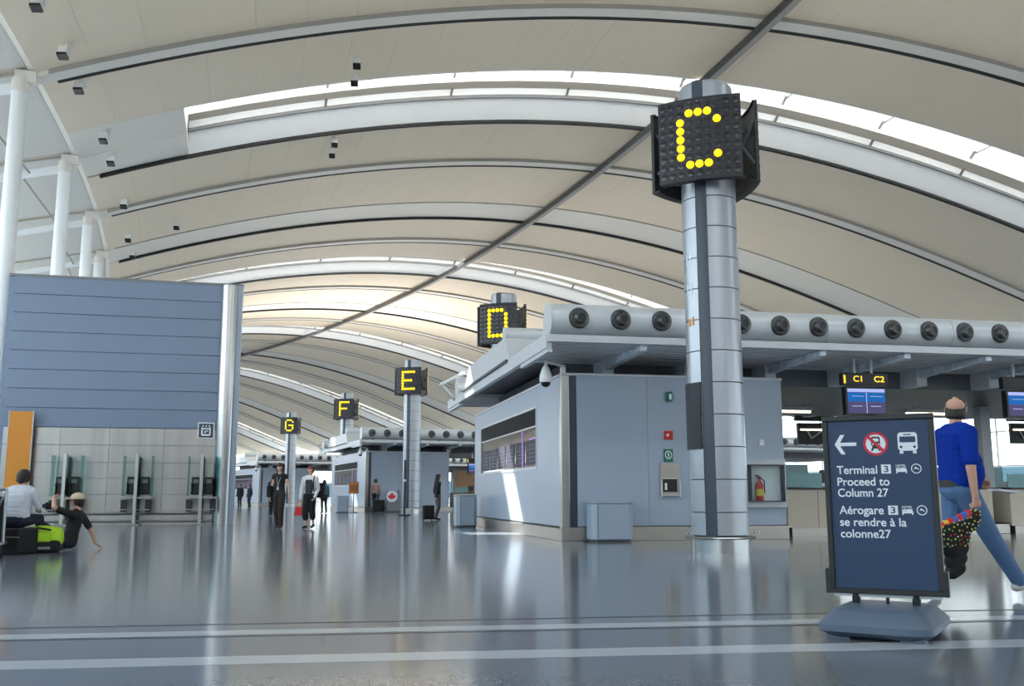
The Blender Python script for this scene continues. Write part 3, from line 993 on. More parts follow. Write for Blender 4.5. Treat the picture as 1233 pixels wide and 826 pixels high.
def hanging_display(org, rz, x, y, z, names, label, group='hanging check-in displays'):
    t = thing('hanging_display', label, 'display', (0, 0, 0), 0, group)
    t.matrix_world = Matrix.Translation(org) @ Matrix.Rotation(rz, 4, 'Z') @ Matrix.Translation((x, y, z))
    MB().box(-0.53, 0.53, -0.05, 0.09, -0.26, 0.0).build('sign_box', 'sign_black', t, bevel=0.01)
    MB().box(-0.47, 0.47, -0.04, 0.12, -0.88, -0.29).build('screen_case', 'black_plastic', t, bevel=0.012)
    for hx_ in (-0.2, 0.2):
        MB().cyl((hx_, 0.03, 0), (hx_, 0.03, 0.30), 0.03, n=8).build('hanger', 'white_plastic', t, True)
    if names is not None:
        MB().box(-0.5, -0.46, -0.056, -0.048, -0.22, -0.05).build('lamp_bar', 'led_amber', t)
    if names:
        text_mesh('lettering', names[0], 'led_amber', t, -0.28, -0.18, 0.20, -0.056, 0.12)
        text_mesh('lettering', names[1], 'led_amber', t, 0.20, -0.18, 0.24, -0.056, 0.12)
    sc_ = MB().box(-0.43, 0.43, -0.048, -0.039, -0.84, -0.33).build('screen', 'screen_purple', t)
    MB().box(-0.43, 0.43, -0.052, -0.047, -0.40, -0.33).build('screen_header', 'screen_head', sc_)
    MB().box(-0.43, -0.006, -0.052, -0.047, -0.60, -0.41).box(0.006, 0.43, -0.052, -0.047, -0.60, -0.41).build('screen_field', 'screen_blue', sc_)
    ln = MB()
    for xa in (-0.34, 0.09):
        ln.box(xa, xa + 0.28, -0.055, -0.051, -0.49, -0.483).box(xa, xa + 0.24, -0.055, -0.051, -0.70, -0.69)
    ln.box(-0.005, 0.005, -0.055, -0.051, -0.84, -0.41)
    ln.build('screen_lines', 'screen_line', sc_)
    return t


def tube_fixture(org, rz, x, y, z, label):
    t = thing('tube_lamp', label, 'lamp', (0, 0, 0), 0, 'tube lamps under the canopies')
    t.matrix_world = Matrix.Translation(org) @ Matrix.Rotation(rz, 4, 'Z') @ Matrix.Translation((x, y, z))
    MB().box(-0.75, 0.75, -0.09, 0.09, 0.0, 0.10).build('housing', 'white_plastic', t, bevel=0.01)
    MB().cyl((-0.72, 0, -0.03), (0.72, 0, -0.03), 0.035, n=10).build('tube', 'tube_light', t, True)
    for hx_ in (-0.5, 0.5):
        MB().cyl((hx_, 0, 0.1), (hx_, 0, 0.2), 0.012, n=6).build('hanger', 'mid_grey', t)


def check_in_counter(org, rz, x, y, label, group='check-in counters'):
    t = thing('check_in_counter', label, 'counter', (0, 0, 0), 0, group)
    t.matrix_world = Matrix.Translation(org) @ Matrix.Rotation(rz, 4, 'Z') @ Matrix.Translation((x, y, 0))
    MB().box(-0.93, -0.52, 0.05, 1.3, 0.0, 0.22).build('weigh_scale', 'steel_warm', t, bevel=0.01)
    MB().box(-0.93, -0.52, 0.06, 1.28, 0.22, 0.25).build('belt', 'rubber', t)
    MB().box(-0.93, -0.52, 1.3, 1.36, 0.0, 0.62).build('belt_cheek', 'beige_lam', t)
    b = MB().box(-0.50, 0.92, 0.0, 0.75, 0.18, 1.02).build('desk_body', 'beige_lam', t, bevel=0.006)
    MB().box(0.24, 0.25, -0.004, 0.01, 0.2, 1.0).build('door_joint', 'dark_grey', b)
    MB().box(-0.38, 0.88, 0.05, 0.72, 0.0, 0.18).build('kick_plate', 'steel_warm', t)
    MB().box(-0.51, 0.93, -0.05, 0.78, 1.02, 1.06).build('desk_top', 'black_plastic', t, bevel=0.008)
    MB().box(-0.40, 0.45, 0.15, 0.17, 1.07, 1.38).build('glass_screen', 'teal', t)
    MB().box(0.50, 0.84, 0.30, 0.34, 1.16, 1.46).box(0.65, 0.69, 0.30, 0.36, 1.07, 1.2).box(0.56, 0.78, 0.22, 0.42, 1.07, 1.09).build('monitor', 'black_plastic', t, bevel=0.005)
    MB().box(-0.3, -0.1, 0.35, 0.55, 1.07, 1.2).build('printer', 'white_plastic', t, bevel=0.01)
    return t


kC, oC, rC = island(0, 9.4, 'nearest, beside column C', 24.0, 12, True)
kE, oE, rE = island(1, 9.4 + PER, 'beyond the aisle at column E', 34.0, 12, True)
kG, oG, rG = island(2, 9.4 + 2 * PER, 'far off behind column G', 24.0, 6, False)

def fill_uplight(org, rz, x0, x1, y, z, power, label):  # added upward fill light in a made-up tray, brightens the ceiling
    t = thing('fill_uplight', label, 'lamp', (0, 0, 0), 0, 'added fill lights on the canopies')
    t.matrix_world = Matrix.Translation(org) @ Matrix.Rotation(rz, 4, 'Z') @ Matrix.Translation(((x0 + x1) / 2, y, z))
    h = (x1 - x0) / 2
    MB().box(-h, h, -0.22, 0.22, 0.0, 0.06).build('tray', 'mid_grey', t)
    MB().box(-h, h, -0.25, -0.22, 0.0, 0.2).build('cheek', 'mid_grey', t)
    MB().box(-h, h, 0.22, 0.25, 0.0, 0.2).build('cheek', 'mid_grey', t)
    MB().cyl((-h + 0.1, 0, 0.09), (h - 0.1, 0, 0.09), 0.03, n=8).build('tube', 'tube_light', t, True)
    la = bpy.data.lights.new('fill_uplight', 'AREA')
    la.shape = 'RECTANGLE'
    la.size = 2 * h
    la.size_y = 0.4
    la.energy = power
    la.color = (1.0, 0.95, 0.88)
    lo_ = bpy.data.objects.new('fill_lamp', la)
    col.objects.link(lo_)
    lo_.parent = t
    lo_.location = (0, 0, 0.16)
    lo_.rotation_euler = (PI, 0, 0)


fill_uplight(oC, rC, 2.0, 20.0, 1.2, 4.48, 200, 'long added fill light tray on top of the nearest canopy')
fill_uplight(oE, rE, 2.0, 26.0, 1.2, 4.48, 220, 'long added fill light tray on top of the canopy at column E')
fill_uplight(oG, rG, 2.0, 20.0, 1.2, 4.48, 4200, 'long added fill light tray on top of the far canopy at column G')

# counters behind the front line of the nearest island
CN = ['first right of the nearest kiosk', 'second right of the nearest kiosk, behind the sign', 'third right of the nearest kiosk, behind the walking man', 'fourth, at the right edge of the view', 'fifth, beyond the right edge']
for j in range(5):
    check_in_counter(oC, rC, 4.25 + j * 1.885, -4.1, 'beige check-in counter with dark top, ' + CN[j])
for j in range(3):
    check_in_counter(oE, rE, 4.25 + j * 1.885, -4.1, 'distant beige check-in counter, %s right of the far kiosk wall' % ['first', 'second', 'third'][j])
hanging_display(oC, rC, 4.72, -5.85, 3.42, ('C1', 'C2'), 'hanging display with amber C1 C2 sign above the blue screen')
hanging_display(oC, rC, 8.55, -5.85, 3.42, None, 'hanging display cut by the right edge of the view')
hanging_display(oE, rE, 4.6, -5.6, 3.0, (), 'small far display with blue screen beyond the woman with the trolley case')
hanging_display(oG, rG, 0.6, -6.0, 3.3, (), 'tiny amber sign and screen under the far canopy behind column G')
# second, lower line of displays on the far side of the nearest island
def far_board(org, rz, x, y, z, label):
    t = thing('back_display', label, 'display', (0, 0, 0), 0, 'displays seen from behind')
    t.matrix_world = Matrix.Translation(org) @ Matrix.Rotation(rz, 4, 'Z') @ Matrix.Translation((x, y, z))
    MB().box(-0.75, 0.75, 0, 0.14, 0.62, 0.95).build('upper_case', 'dark_grey', t, bevel=0.01)
    MB().box(-0.68, 0.68, 0, 0.12, -0.2, 0.55).build('lower_case', 'black_plastic', t, bevel=0.01)
    MB().cyl((0.2, 0.05, 0.9), (0.2, 0.05, 1.1), 0.05, n=8).cyl((0.2, 0.05, 1.06), (0.2, -0.4, 1.06), 0.05, n=8).build('hanger', 'white_plastic', t, True)
    MB().box(-0.6, 0.62, -0.06, -0.02, 0.28, 0.34).build('bar', 'tube_light', t)
    MB().cyl((-0.35, -0.04, 0.28), (-0.2, -0.04, 0.0), 0.025, n=6).cyl((-0.2, -0.04, 0.0), (0.25, -0.04, 0.28), 0.025, n=6).cyl((0.3, -0.04, 0.28), (0.42, -0.04, 0.02), 0.025, n=6).build('stay', 'white_plastic', t)


far_board(oC, rC, 10.75, 7.0, 2.85, 'dark display seen from behind under the canopy, left of the black sign')
far_board(oC, rC, 19.3, 7.0, 2.95, 'dark display seen from behind under the canopy, at the right edge')
tube_fixture(oC, rC, 5.7, -0.5, 3.12, 'lit tube lamp under the canopy left of the C1 C2 display')
tube_fixture(oC, rC, 10.0, -0.5, 3.12, 'lit tube lamp under the canopy above the man in blue')
tube_fixture(oE, rE, 0.5, 7.5, 3.2, 'far lit tube lamp behind the far kiosk')
# back partitions between the rows of counters
t = thing('partition_screen', 'teal glass partition behind the counters right of the kiosk', 'partition', oC, rC)
MB().box(3.9, 7.2, 1.2, 1.26, 0.95, 1.75).build('pane', 'teal', t)
MB().box(3.85, 7.25, 1.15, 1.31, 0.0, 0.95).build('base', 'beige_lam', t)
t = thing('partition_screen', 'blue grey partition behind the counters right of the man', 'partition', oC, rC)
MB().box(8.6, 13.5, 1.2, 1.26, 0.95, 1.7).build('pane', 'teal', t)
MB().box(8.55, 13.6, 1.15, 1.31, 0.0, 0.95).build('base', 'beige_lam', t)
t = thing('poster_wall', 'peach coloured panel behind the far counters', 'panel', oE, rE)
MB().box(4.8, 7.5, -1.0, -0.9, 0.2, 2.4).build('board', 'peach', t)
MB().box(4.75, 4.8, -1.05, -0.85, 0.0, 2.45).box(7.5, 7.55, -1.05, -0.85, 0.0, 2.45).build('post', 'canopy_grey', t)

# fittings on the front of the nearest kiosk
def wall_item(name, label, cat, x, y, z, org=oC, rz=rC):
    t = thing(name, label, cat, (0, 0, 0), 0)
    t.matrix_world = Matrix.Translation(org) @ Matrix.Rotation(rz, 4, 'Z') @ Matrix.Translation((x, y, z))
    return t


YF = -5.3
t = wall_item('fire_alarm_sign', 'small red fire alarm box on the kiosk wall', 'alarm', 0.54, YF, 2.11)
MB().box(-0.09, 0.09, -0.05, 0, -0.09, 0.09).build('box', 'red', t, bevel=0.008)
MB().box(-0.055, 0.0, -0.054, -0.048, -0.02, 0.025).build('label_plate', 'print_white', t)
t = wall_item('defibrillator_sign', 'small green square sign above the steel dispenser', 'sign', 0.53, YF, 1.70)
MB().box(-0.10, 0.10, -0.02, 0, -0.13, 0.13).build('plate', 'green_sign', t, bevel=0.004)
ring = MB()
for a in range(20):
    t0, t1 = 2 * PI * a / 20, 2 * PI * (a + 1) / 20
    ring.add([(0.075 * math.cos(t0), -0.022, 0.01 + 0.085 * math.sin(t0)), (0.075 * math.cos(t1), -0.022, 0.01 + 0.085 * math.sin(t1)), (0.06 * math.cos(t1), -0.022, 0.01 + 0.068 * math.sin(t1)), (0.06 * math.cos(t0), -0.022, 0.01 + 0.068 * math.sin(t0))], [(0, 1, 2, 3)])
ring.box(-0.012, 0.012, -0.024, -0.021, -0.03, 0.05).build('pictogram', 'print_white', t)
t = wall_item('exit_sign', 'small dark green sign high on the kiosk wall', 'sign', 0.56, YF, 2.90)
MB().box(-0.045, 0.05, -0.12, 0, -0.10, 0.10).build('plate', 'green_sign', t, bevel=0.004)
MB().box(-0.02, 0.03, -0.126, -0.118, -0.06, 0.05).build('pictogram', 'print_white', t)
t = wall_item('help_point', 'brushed steel help phone recess below the green sign', 'phone', 0.54, YF, 1.2)
MB().box(-0.20, 0.20, -0.035, 0, -0.30, 0.34).build('plate', 'steel_warm', t, bevel=0.008)
MB().box(-0.15, 0.15, -0.045, -0.03, -0.24, 0.02).build('recess', 'black', t)
MB().box(-0.16, 0.16, -0.05, -0.03, 0.02, 0.05).build('lip', 'steel_bright', t)
MB().box(-0.2, 0.2, -0.06, -0.03, -0.32, -0.29).build('lip', 'steel_bright', t)
MB().cyl((-0.10, -0.07, -0.20), (-0.10, -0.07, -0.06), 0.025, n=8).build('handset', 'white_plastic', t, True)
for gx in (-0.2, 0.2):
    MB().cyl((gx, -0.08, -0.33), (gx, -0.08, 0.0), 0.012, n=8).ball((gx, -0.08, -0.33), 0.02, 6, 8).build('grab_bar', 'steel_bright', t, True)
t = wall_item('light_switch', 'small white switch plate right of column C', 'switch', 2.6, YF, 1.98)
MB().box(-0.05, 0.05, -0.02, 0, -0.06, 0.06).build('plate', 'white_plastic', t, bevel=0.004)
MB().box(-0.015, 0.015, -0.03, -0.018, -0.025, 0.025).build('rocker', 'white_plastic', t)
t = wall_item('extinguisher_cabinet', 'glazed steel cabinet for the fire extinguisher right of column C', 'cabinet', 2.62, YF, 1.14)
MB().box(-0.48, -0.36, -0.05, 0, -0.50, 0.50).box(0.36, 0.48, -0.05, 0, -0.50, 0.50).box(-0.36, 0.36, -0.05, 0, 0.36, 0.5).box(-0.36, 0.36, -0.05, 0, -0.50, -0.36).build('frame', 'cladding', t)
MB().box(-0.36, 0.36, -0.012, 0.0, -0.36, 0.36).build('back_board', 'white_plastic', t)
MB().box(-0.36, 0.36, -0.19, -0.185, -0.36, 0.36).build('door_glass', 'glass', t)
MB().box(-0.38, -0.36, -0.19, 0, -0.36, 0.36).box(0.36, 0.38, -0.19, 0, -0.36, 0.36).box(-0.38, 0.38, -0.19, 0, -0.38, -0.36).box(-0.38, 0.38, -0.19, 0, 0.36, 0.38).build('case', 'dark_grey', t)
t = wall_item('fire_extinguisher', 'red fire extinguisher standing in the glazed cabinet', 'extinguisher', 2.47, YF - 0.1, 0.78)
MB().lathe([(0, 0), (0.075, 0), (0.078, 0.02), (0.078, 0.30), (0.06, 0.37), (0.03, 0.41), (0.03, 0.45), (0, 0.45)], 18, close=False).build('cylinder', 'red', t, True)
MB().lathe([(0.079, 0.10), (0.081, 0.10), (0.081, 0.24), (0.079, 0.24)], 18).build('label_band', 'yellow', t, True)
MB().box(-0.05, 0.03, -0.015, 0.015, 0.45, 0.50).box(-0.09, 0.0, -0.012, 0.012, 0.50, 0.53).path([(0.03, 0, 0.47), (0.11, 0, 0.40), (0.11, 0, 0.16)], 0.012, 6).build('valve', 'black_plastic', t)
for x in (0.9, 2.4):
    t = wall_item('floor_socket', 'small socket on the steel plinth, ' + ('left' if x < 1 else 'right') + ' of column C', 'socket', x, YF - 0.04, 0.13)
    MB().box(-0.06, 0.06, -0.02, 0, -0.03, 0.03).build('cover', 'steel_bright', t, bevel=0.004)
    MB().box(-0.015, 0.015, -0.026, -0.018, -0.012, 0.012).build('slot', 'black', t)

p = su(3.75, -0.78)
trash_bin(p, th(4), 0.42, 0.26, 0.78, 'boxy blue grey litter bin against the kiosk front')
trash_bin(su(13.2, -2.2), th(13), 0.30, 0.30, 0.92, 'rounder grey litter bin at the far end of the kiosk')
trash_bin(su(38.7, -3.1), th(39), 0.32, 0.3, 0.9, 'far litter bin below the brown notice at the far kiosk')

# ------------------------------------------------------------------ movable sign in the foreground
SW, SH = 0.72, 1.20
st = thing('directional_sign', 'black framed navy directional sign board on a wheeled grey base', 'sign', (2.18, 6.75, 0.24), math.atan2(-0.33, 0.64))
# local frame: x along the board, -y towards the camera
MB().box(0.0, SW, 0.0, 0.06, 0.0, SH).build('back_board', 'sign_frame', st, bevel=0.004)
fw = 0.036
fr = MB()
fr.prism([(0, 0), (SW, 0), (SW, fw), (0, fw)], -0.022, 0.0).prism([(0, SH - fw), (SW, SH - fw), (SW, SH), (0, SH)], -0.022, 0.0)
fr.prism([(0, fw), (fw, fw), (fw, SH - fw), (0, SH - fw)], -0.022, 0.0).prism([(SW - fw, fw), (SW, fw), (SW, SH - fw), (SW - fw, SH - fw)], -0.022, 0.0)
fr.build('frame', 'sign_frame', st, bevel=0.005)
MB().box(-0.025, 0.01, -0.03, 0.075, 0.0, 0.16).build('corner_clamp', 'sign_frame', st)
MB().box(SW - 0.01, SW + 0.025, -0.03, 0.075, 0.0, 0.16).build('corner_clamp', 'sign_frame', st)
fc = MB().box(fw, SW - fw, -0.006, 0.001, fw, SH - fw).build('face', 'sign_face', st)
fc['label'] = 'navy sign face with white lettering'
YP = -0.008
for body, x, z, w in (('Terminal', 0.083, 0.802, 0.264), ('Proceed to', 0.083, 0.722, 0.338), ('Column 27', 0.083, 0.647, 0.327), ('Aérogare', 0.086, 0.530, 0.287), ('se rendre à la', 0.086, 0.450, 0.426), ('colonne27', 0.087, 0.372, 0.323)):
    text_mesh('lettering', body, 'print_white', fc, x, z, w, YP, 0.054)


def ring_poly(mb, cx, cz, r0, r1, y, n=28, a0=0, a1=2 * PI):
    for i in range(n):
        t0, t1 = a0 + (a1 - a0) * i / n, a0 + (a1 - a0) * (i + 1) / n
        mb.add([(cx + r1 * math.cos(t0), y, cz + r1 * math.sin(t0)), (cx + r1 * math.cos(t1), y, cz + r1 * math.sin(t1)), (cx + r0 * math.cos(t1), y, cz + r0 * math.sin(t1)), (cx + r0 * math.cos(t0), y, cz + r0 * math.sin(t0))], [(0, 1, 2, 3)])


def quad(mb, pts, y):
    mb.add([(a, y, b) for a, b in pts], [tuple(range(len(pts)))])


def disc(mb, cx, cz, r, y, n=24):
    quad(mb, [(cx + r * math.cos(2 * PI * i / n), cz + r * math.sin(2 * PI * i / n)) for i in range(n)], y)


def rrect(x0, x1, z0, z1, r):
    pts = []
    for cx, cz, a in ((x1 - r, z1 - r, 0), (x0 + r, z1 - r, PI / 2), (x0 + r, z0 + r, PI), (x1 - r, z0 + r, 1.5 * PI)):
        for i in range(5):
            pts.append((cx + r * math.cos(a + i * PI / 8), cz + r * math.sin(a + i * PI / 8)))
    return pts


ar = MB()
quad(ar, [(0.10, 0.992), (0.222, 0.992), (0.222, 1.016), (0.10, 1.016)], YP)
quad(ar, [(0.078, 1.004), (0.118, 1.07), (0.146, 1.07), (0.108, 1.004)], YP - 0.0004)
quad(ar, [(0.078, 1.004), (0.108, 1.004), (0.148, 0.936), (0.12, 0.936)], YP - 0.0004)
ar.build('arrow', 'print_white', fc, fix=False)
pw = MB()
disc(pw, 0.347, 1.003, 0.068, YP)
pw.build('symbol_disc', 'print_white', fc, fix=False)
tb = MB()
quad(tb, rrect(0.318, 0.376, 0.985, 1.052, 0.012), YP - 0.0008)
quad(tb, [(0.326, 0.985), (0.368, 0.985), (0.38, 0.955), (0.366, 0.955), (0.36, 0.97), (0.334, 0.97), (0.328, 0.955), (0.314, 0.955)], YP - 0.0008)
tb.build('train_symbol', 'sign_frame', fc, fix=False)
tw = MB()
quad(tw, rrect(0.328, 0.366, 1.018, 1.04, 0.004), YP - 0.0014)
disc(tw, 0.329, 1.0, 0.006, YP - 0.0014, 10)
disc(tw, 0.365, 1.0, 0.006, YP - 0.0014, 10)
tw.build('train_windows', 'print_white', fc, fix=False)
rd = MB()
ring_poly(rd, 0.347, 1.003, 0.064, 0.080, YP - 0.0018)
c45 = 0.05
quad(rd, [(0.347 - c45 - 0.007, 1.003 + c45 - 0.007), (0.347 + c45 - 0.007, 1.003 - c45 - 0.007), (0.347 + c45 + 0.007, 1.003 - c45 + 0.007), (0.347 - c45 + 0.007, 1.003 + c45 + 0.007)], YP - 0.002)
rd.build('prohibition_ring', 'print_red', fc, fix=False)
bs = MB()
quad(bs, rrect(0.488, 0.612, 0.952, 1.076, 0.022), YP)
quad(bs, [(0.497, 0.952), (0.52, 0.952), (0.52, 0.933), (0.497, 0.933)], YP)
quad(bs, [(0.58, 0.952), (0.603, 0.952), (0.603, 0.933), (0.58, 0.933)], YP)
bs.build('bus_symbol', 'print_white', fc, fix=False)
bw = MB()
quad(bw, rrect(0.500, 0.600, 1.008, 1.048, 0.006), YP - 0.0008)
quad(bw, rrect(0.525, 0.575, 1.057, 1.064, 0.003), YP - 0.0008)
disc(bw, 0.508, 0.978, 0.009, YP - 0.0008, 12)
disc(bw, 0.592, 0.978, 0.009, YP - 0.0008, 12)
bw.build('bus_windows', 'sign_face', fc, fix=False)
for dx, z0, z1, x3, xb, xc in ((0, 0.801, 0.862, 0.373, 0.467, 0.594), (0, 0.526, 0.587, 0.401, 0.489, 0.612)):
    a = MB()
    quad(a, [(x3, z0), (x3 + 0.062, z0), (x3 + 0.062, z1), (x3, z1)], YP)
    a.build('number_box', 'print_white', fc, fix=False)
    text_mesh('lettering', '3', 'sign_face', fc, x3 + 0.016, z0 + 0.010, 0.030, YP - 0.0012, 0.042)
    text_mesh('lettering', 'HOTEL', 'print_white', fc, xb, z1 - 0.017, 0.064, YP, 0.015)
    a = MB()
    quad(a, [(xb, z0), (xb + 0.008, z0), (xb + 0.008, z0 + 0.038), (xb, z0 + 0.038)], YP)
    quad(a, [(xb, z0 + 0.010), (xb + 0.066, z0 + 0.010), (xb + 0.066, z0 + 0.026), (xb, z0 + 0.026)], YP - 0.0003)
    quad(a, [(xb + 0.060, z0), (xb + 0.068, z0), (xb + 0.068, z0 + 0.026), (xb + 0.060, z0 + 0.026)], YP - 0.0005)
    disc(a, xb + 0.017, z0 + 0.033, 0.007, YP - 0.0005, 10)
    quad(a, rrect(xb + 0.026, xb + 0.064, z0 + 0.026, z0 + 0.038, 0.005), YP - 0.0005)
    a.build('bed_symbol', 'print_white', fc, fix=False)
    a = MB()
    ring_poly(a, xc, z0 + 0.031, 0.027, 0.033, YP, 24)
    quad(a, [(xc - 0.018, z0 + 0.028), (xc + 0.002, z0 + 0.030), (xc + 0.018, z0 + 0.020), (xc + 0.016, z0 + 0.027), (xc + 0.004, z0 + 0.038), (xc - 0.010, z0 + 0.046), (xc - 0.006, z0 + 0.037)], YP)
    a.build('shuttle_symbol', 'print_white', fc, fix=False)
# wheeled base
ca, sa = math.cos(R(-31)), math.sin(R(-31))
bt = Matrix.Rotation(R(-31) - math.atan2(-0.33, 0.64), 4, 'Z')
inv = Matrix.Rotation(-math.atan2(-0.33, 0.64), 4, 'Z') @ Matrix.Translation((-2.18, -6.75, -0.24))
wb = Matrix.Translation((2.455, 6.52, 0)) @ Matrix.Rotation(R(-31), 4, 'Z')
Mb = inv @ wb
lo, hi = [(-0.27, -0.36), (0.27, -0.36), (0.27, 0.36), (-0.27, 0.36)], None
base = MB()
rings = [(0.30, 0.40, 0.014), (0.35, 0.455, 0.05), (0.35, 0.455, 0.09), (0.28, 0.36, 0.165), (0.24, 0.31, 0.178)]
vs, fs = [], []
for (a, b, z) in rings:
    pts = []
    r = min(a, b) * 0.35
    for cx, cy, an in ((a - r, b - r, 0), (-a + r, b - r, PI / 2), (-a + r, -b + r, PI), (a - r, -b + r, 1.5 * PI)):
        for i in range(6):
            pts.append((cx + r * math.cos(an + i * PI / 10), cy + r * math.sin(an + i * PI / 10), z))
    vs += pts
n_ = 24
for i in range(len(rings) - 1):
    for j in range(n_):
        fs.append((i * n_ + j, i * n_ + (j + 1) % n_, (i + 1) * n_ + (j + 1) % n_, (i + 1) * n_ + j))
fs += [tuple(range(n_ - 1, -1, -1)), tuple(range((len(rings) - 1) * n_, len(rings) * n_))]
base.add(vs, fs, Mb)
bb = base.build('base', 'base_blue', st, True)
for sx in (-1, 1):
    for sy in (-1, 1):
        MB().box(sx * 0.22 - 0.07, sx * 0.22 + 0.07, sy * 0.32 - 0.07, sy * 0.32 + 0.07, 0.0, 0.03, Mb).build('pad', 'base_blue', bb)
for sx in (-0.16, 0.16):
    MB().cyl(Mb @ Vector((sx - 0.03, 0.38, 0.06)), Mb @ Vector((sx + 0.03, 0.38, 0.06)), 0.06, n=14).build('wheel', 'rubber', bb, True)
for x in (0.16, 0.36, 0.54):
    h0 = -0.065
    MB().cyl((x, 0.03, h0), (x, 0.03, 0.0), 0.028 if x != 0.36 else 0.012, n=12).build('spring_post', 'black_plastic', st, True)
MB().box(0.02, SW - 0.02, 0.01, 0.05, -0.02, 0.0).build('bottom_rail', 'tube_steel', st)


# ------------------------------------------------------------------ people
def blob(name, prims, voxel, parent=None, smooth=3):
    """prims: (p0, r0, p1, r1, material) tapered capsules fused to one skin"""
    mb = MB()
    for p0, r0, p1, r1, m in prims:
        p0, p1 = Vector(p0), Vector(p1)
        d = p1 - p0
        if d.length < 1e-5:
            d = Vector((0, 0, 1e-4))
            p1 = p0 + d
        d.normalize()
        a = d.orthogonal().normalized()
        b = d.cross(a)
        n, h = 12, 4
        vs, fs = [], []
        rows = []
        for i in range(h + 1):
            t = -PI / 2 + (PI / 2) * i / h
            rows.append((p0 + d * (r0 * math.sin(t)), r0 * math.cos(t)))
        for i in range(h + 1):
            t = (PI / 2) * i / h
            rows.append((p1 + d * (r1 * math.sin(t)), r1 * math.cos(t)))
        for c, r in rows:
            for j in range(n):
                t = 2 * PI * j / n
                vs.append(c + a * (max(r, 1e-5) * math.cos(t)) + b * (max(r, 1e-5) * math.sin(t)))
        for i in range(len(rows) - 1):
            for j in range(n):
                fs.append((i * n + j, i * n + (j + 1) % n, (i + 1) * n + (j + 1) % n, (i + 1) * n + j))
        fs.append(tuple(range(n - 1, -1, -1)))
        fs.append(tuple(range((len(rows) - 1) * n, len(rows) * n)))
        mb.add(vs, fs)
    me0 = bpy.data.meshes.new('tmp')
    me0.from_pydata([tuple(p) for p in mb.v], [], mb.f)
    o = bpy.data.objects.new('tmp', me0)
    col.objects.link(o)
    rm = o.modifiers.new('r', 'REMESH')
    rm.mode = 'VOXEL'
    rm.voxel_size = voxel
    sm = o.modifiers.new('s', 'SMOOTH')
    sm.factor = 0.5
    sm.iterations = smooth
    dg = bpy.context.evaluated_depsgraph_get()
    dg.update()
    me = bpy.data.meshes.new_from_object(o.evaluated_get(dg))
    bpy.data.objects.remove(o)
    names = []
    for p in prims:
        if p[4] not in names:
            names.append(p[4])
    me.materials.clear()
    for nm in names:
        me.materials.append(MATS[nm])
    nf = len(me.polygons)
    co = np.empty(nf * 3)
    me.polygons.foreach_get('center', co)
    co = co.reshape(-1, 3)
    best = np.full(nf, 1e9)
    idx = np.zeros(nf, dtype=np.int32)
    for p0, r0, p1, r1, m in prims:
        a = np.array(p0)
        d = np.array(p1) - a
        L = max((d * d).sum(), 1e-9)
        t = np.clip(((co - a) @ d) / L, 0, 1)
        q = a + t[:, None] * d
        dist = np.sqrt(((co - q) ** 2).sum(1)) - (r0 + (r1 - r0) * t)
        w = dist < best
        best[w] = dist[w]
        idx[w] = names.index(m)
    me.polygons.foreach_set('material_index', idx)
    me.polygons.foreach_set('use_smooth', np.ones(nf, dtype=bool))
    me.name = name
    return link(name, me, parent)


def V(*a):
    return Vector(a)


def stand_pose(h, **kw):
    k = h / 1.75
    J = dict(pelvis=V(0, 0, .96), neck=V(0, -.01, 1.47), head=V(0, .02, 1.635), shL=V(-.185, 0, 1.41), shR=V(.185, 0, 1.41), elL=V(-.235, -.03, 1.11), elR=V(.235, -.03, 1.11), wrL=V(-.24, .05, .87), wrR=V(.24, .05, .87),
             hipL=V(-.09, 0, .93), hipR=V(.09, 0, .93), knL=V(-.10, .02, .50), knR=V(.10, .02, .50), anL=V(-.10, -.02, .09), anR=V(.10, -.02, .09), toL=V(-.12, .17, .04), toR=V(.12, .17, .04))
    J.update(kw)
    return {a: b * k for a, b in J.items()}, k


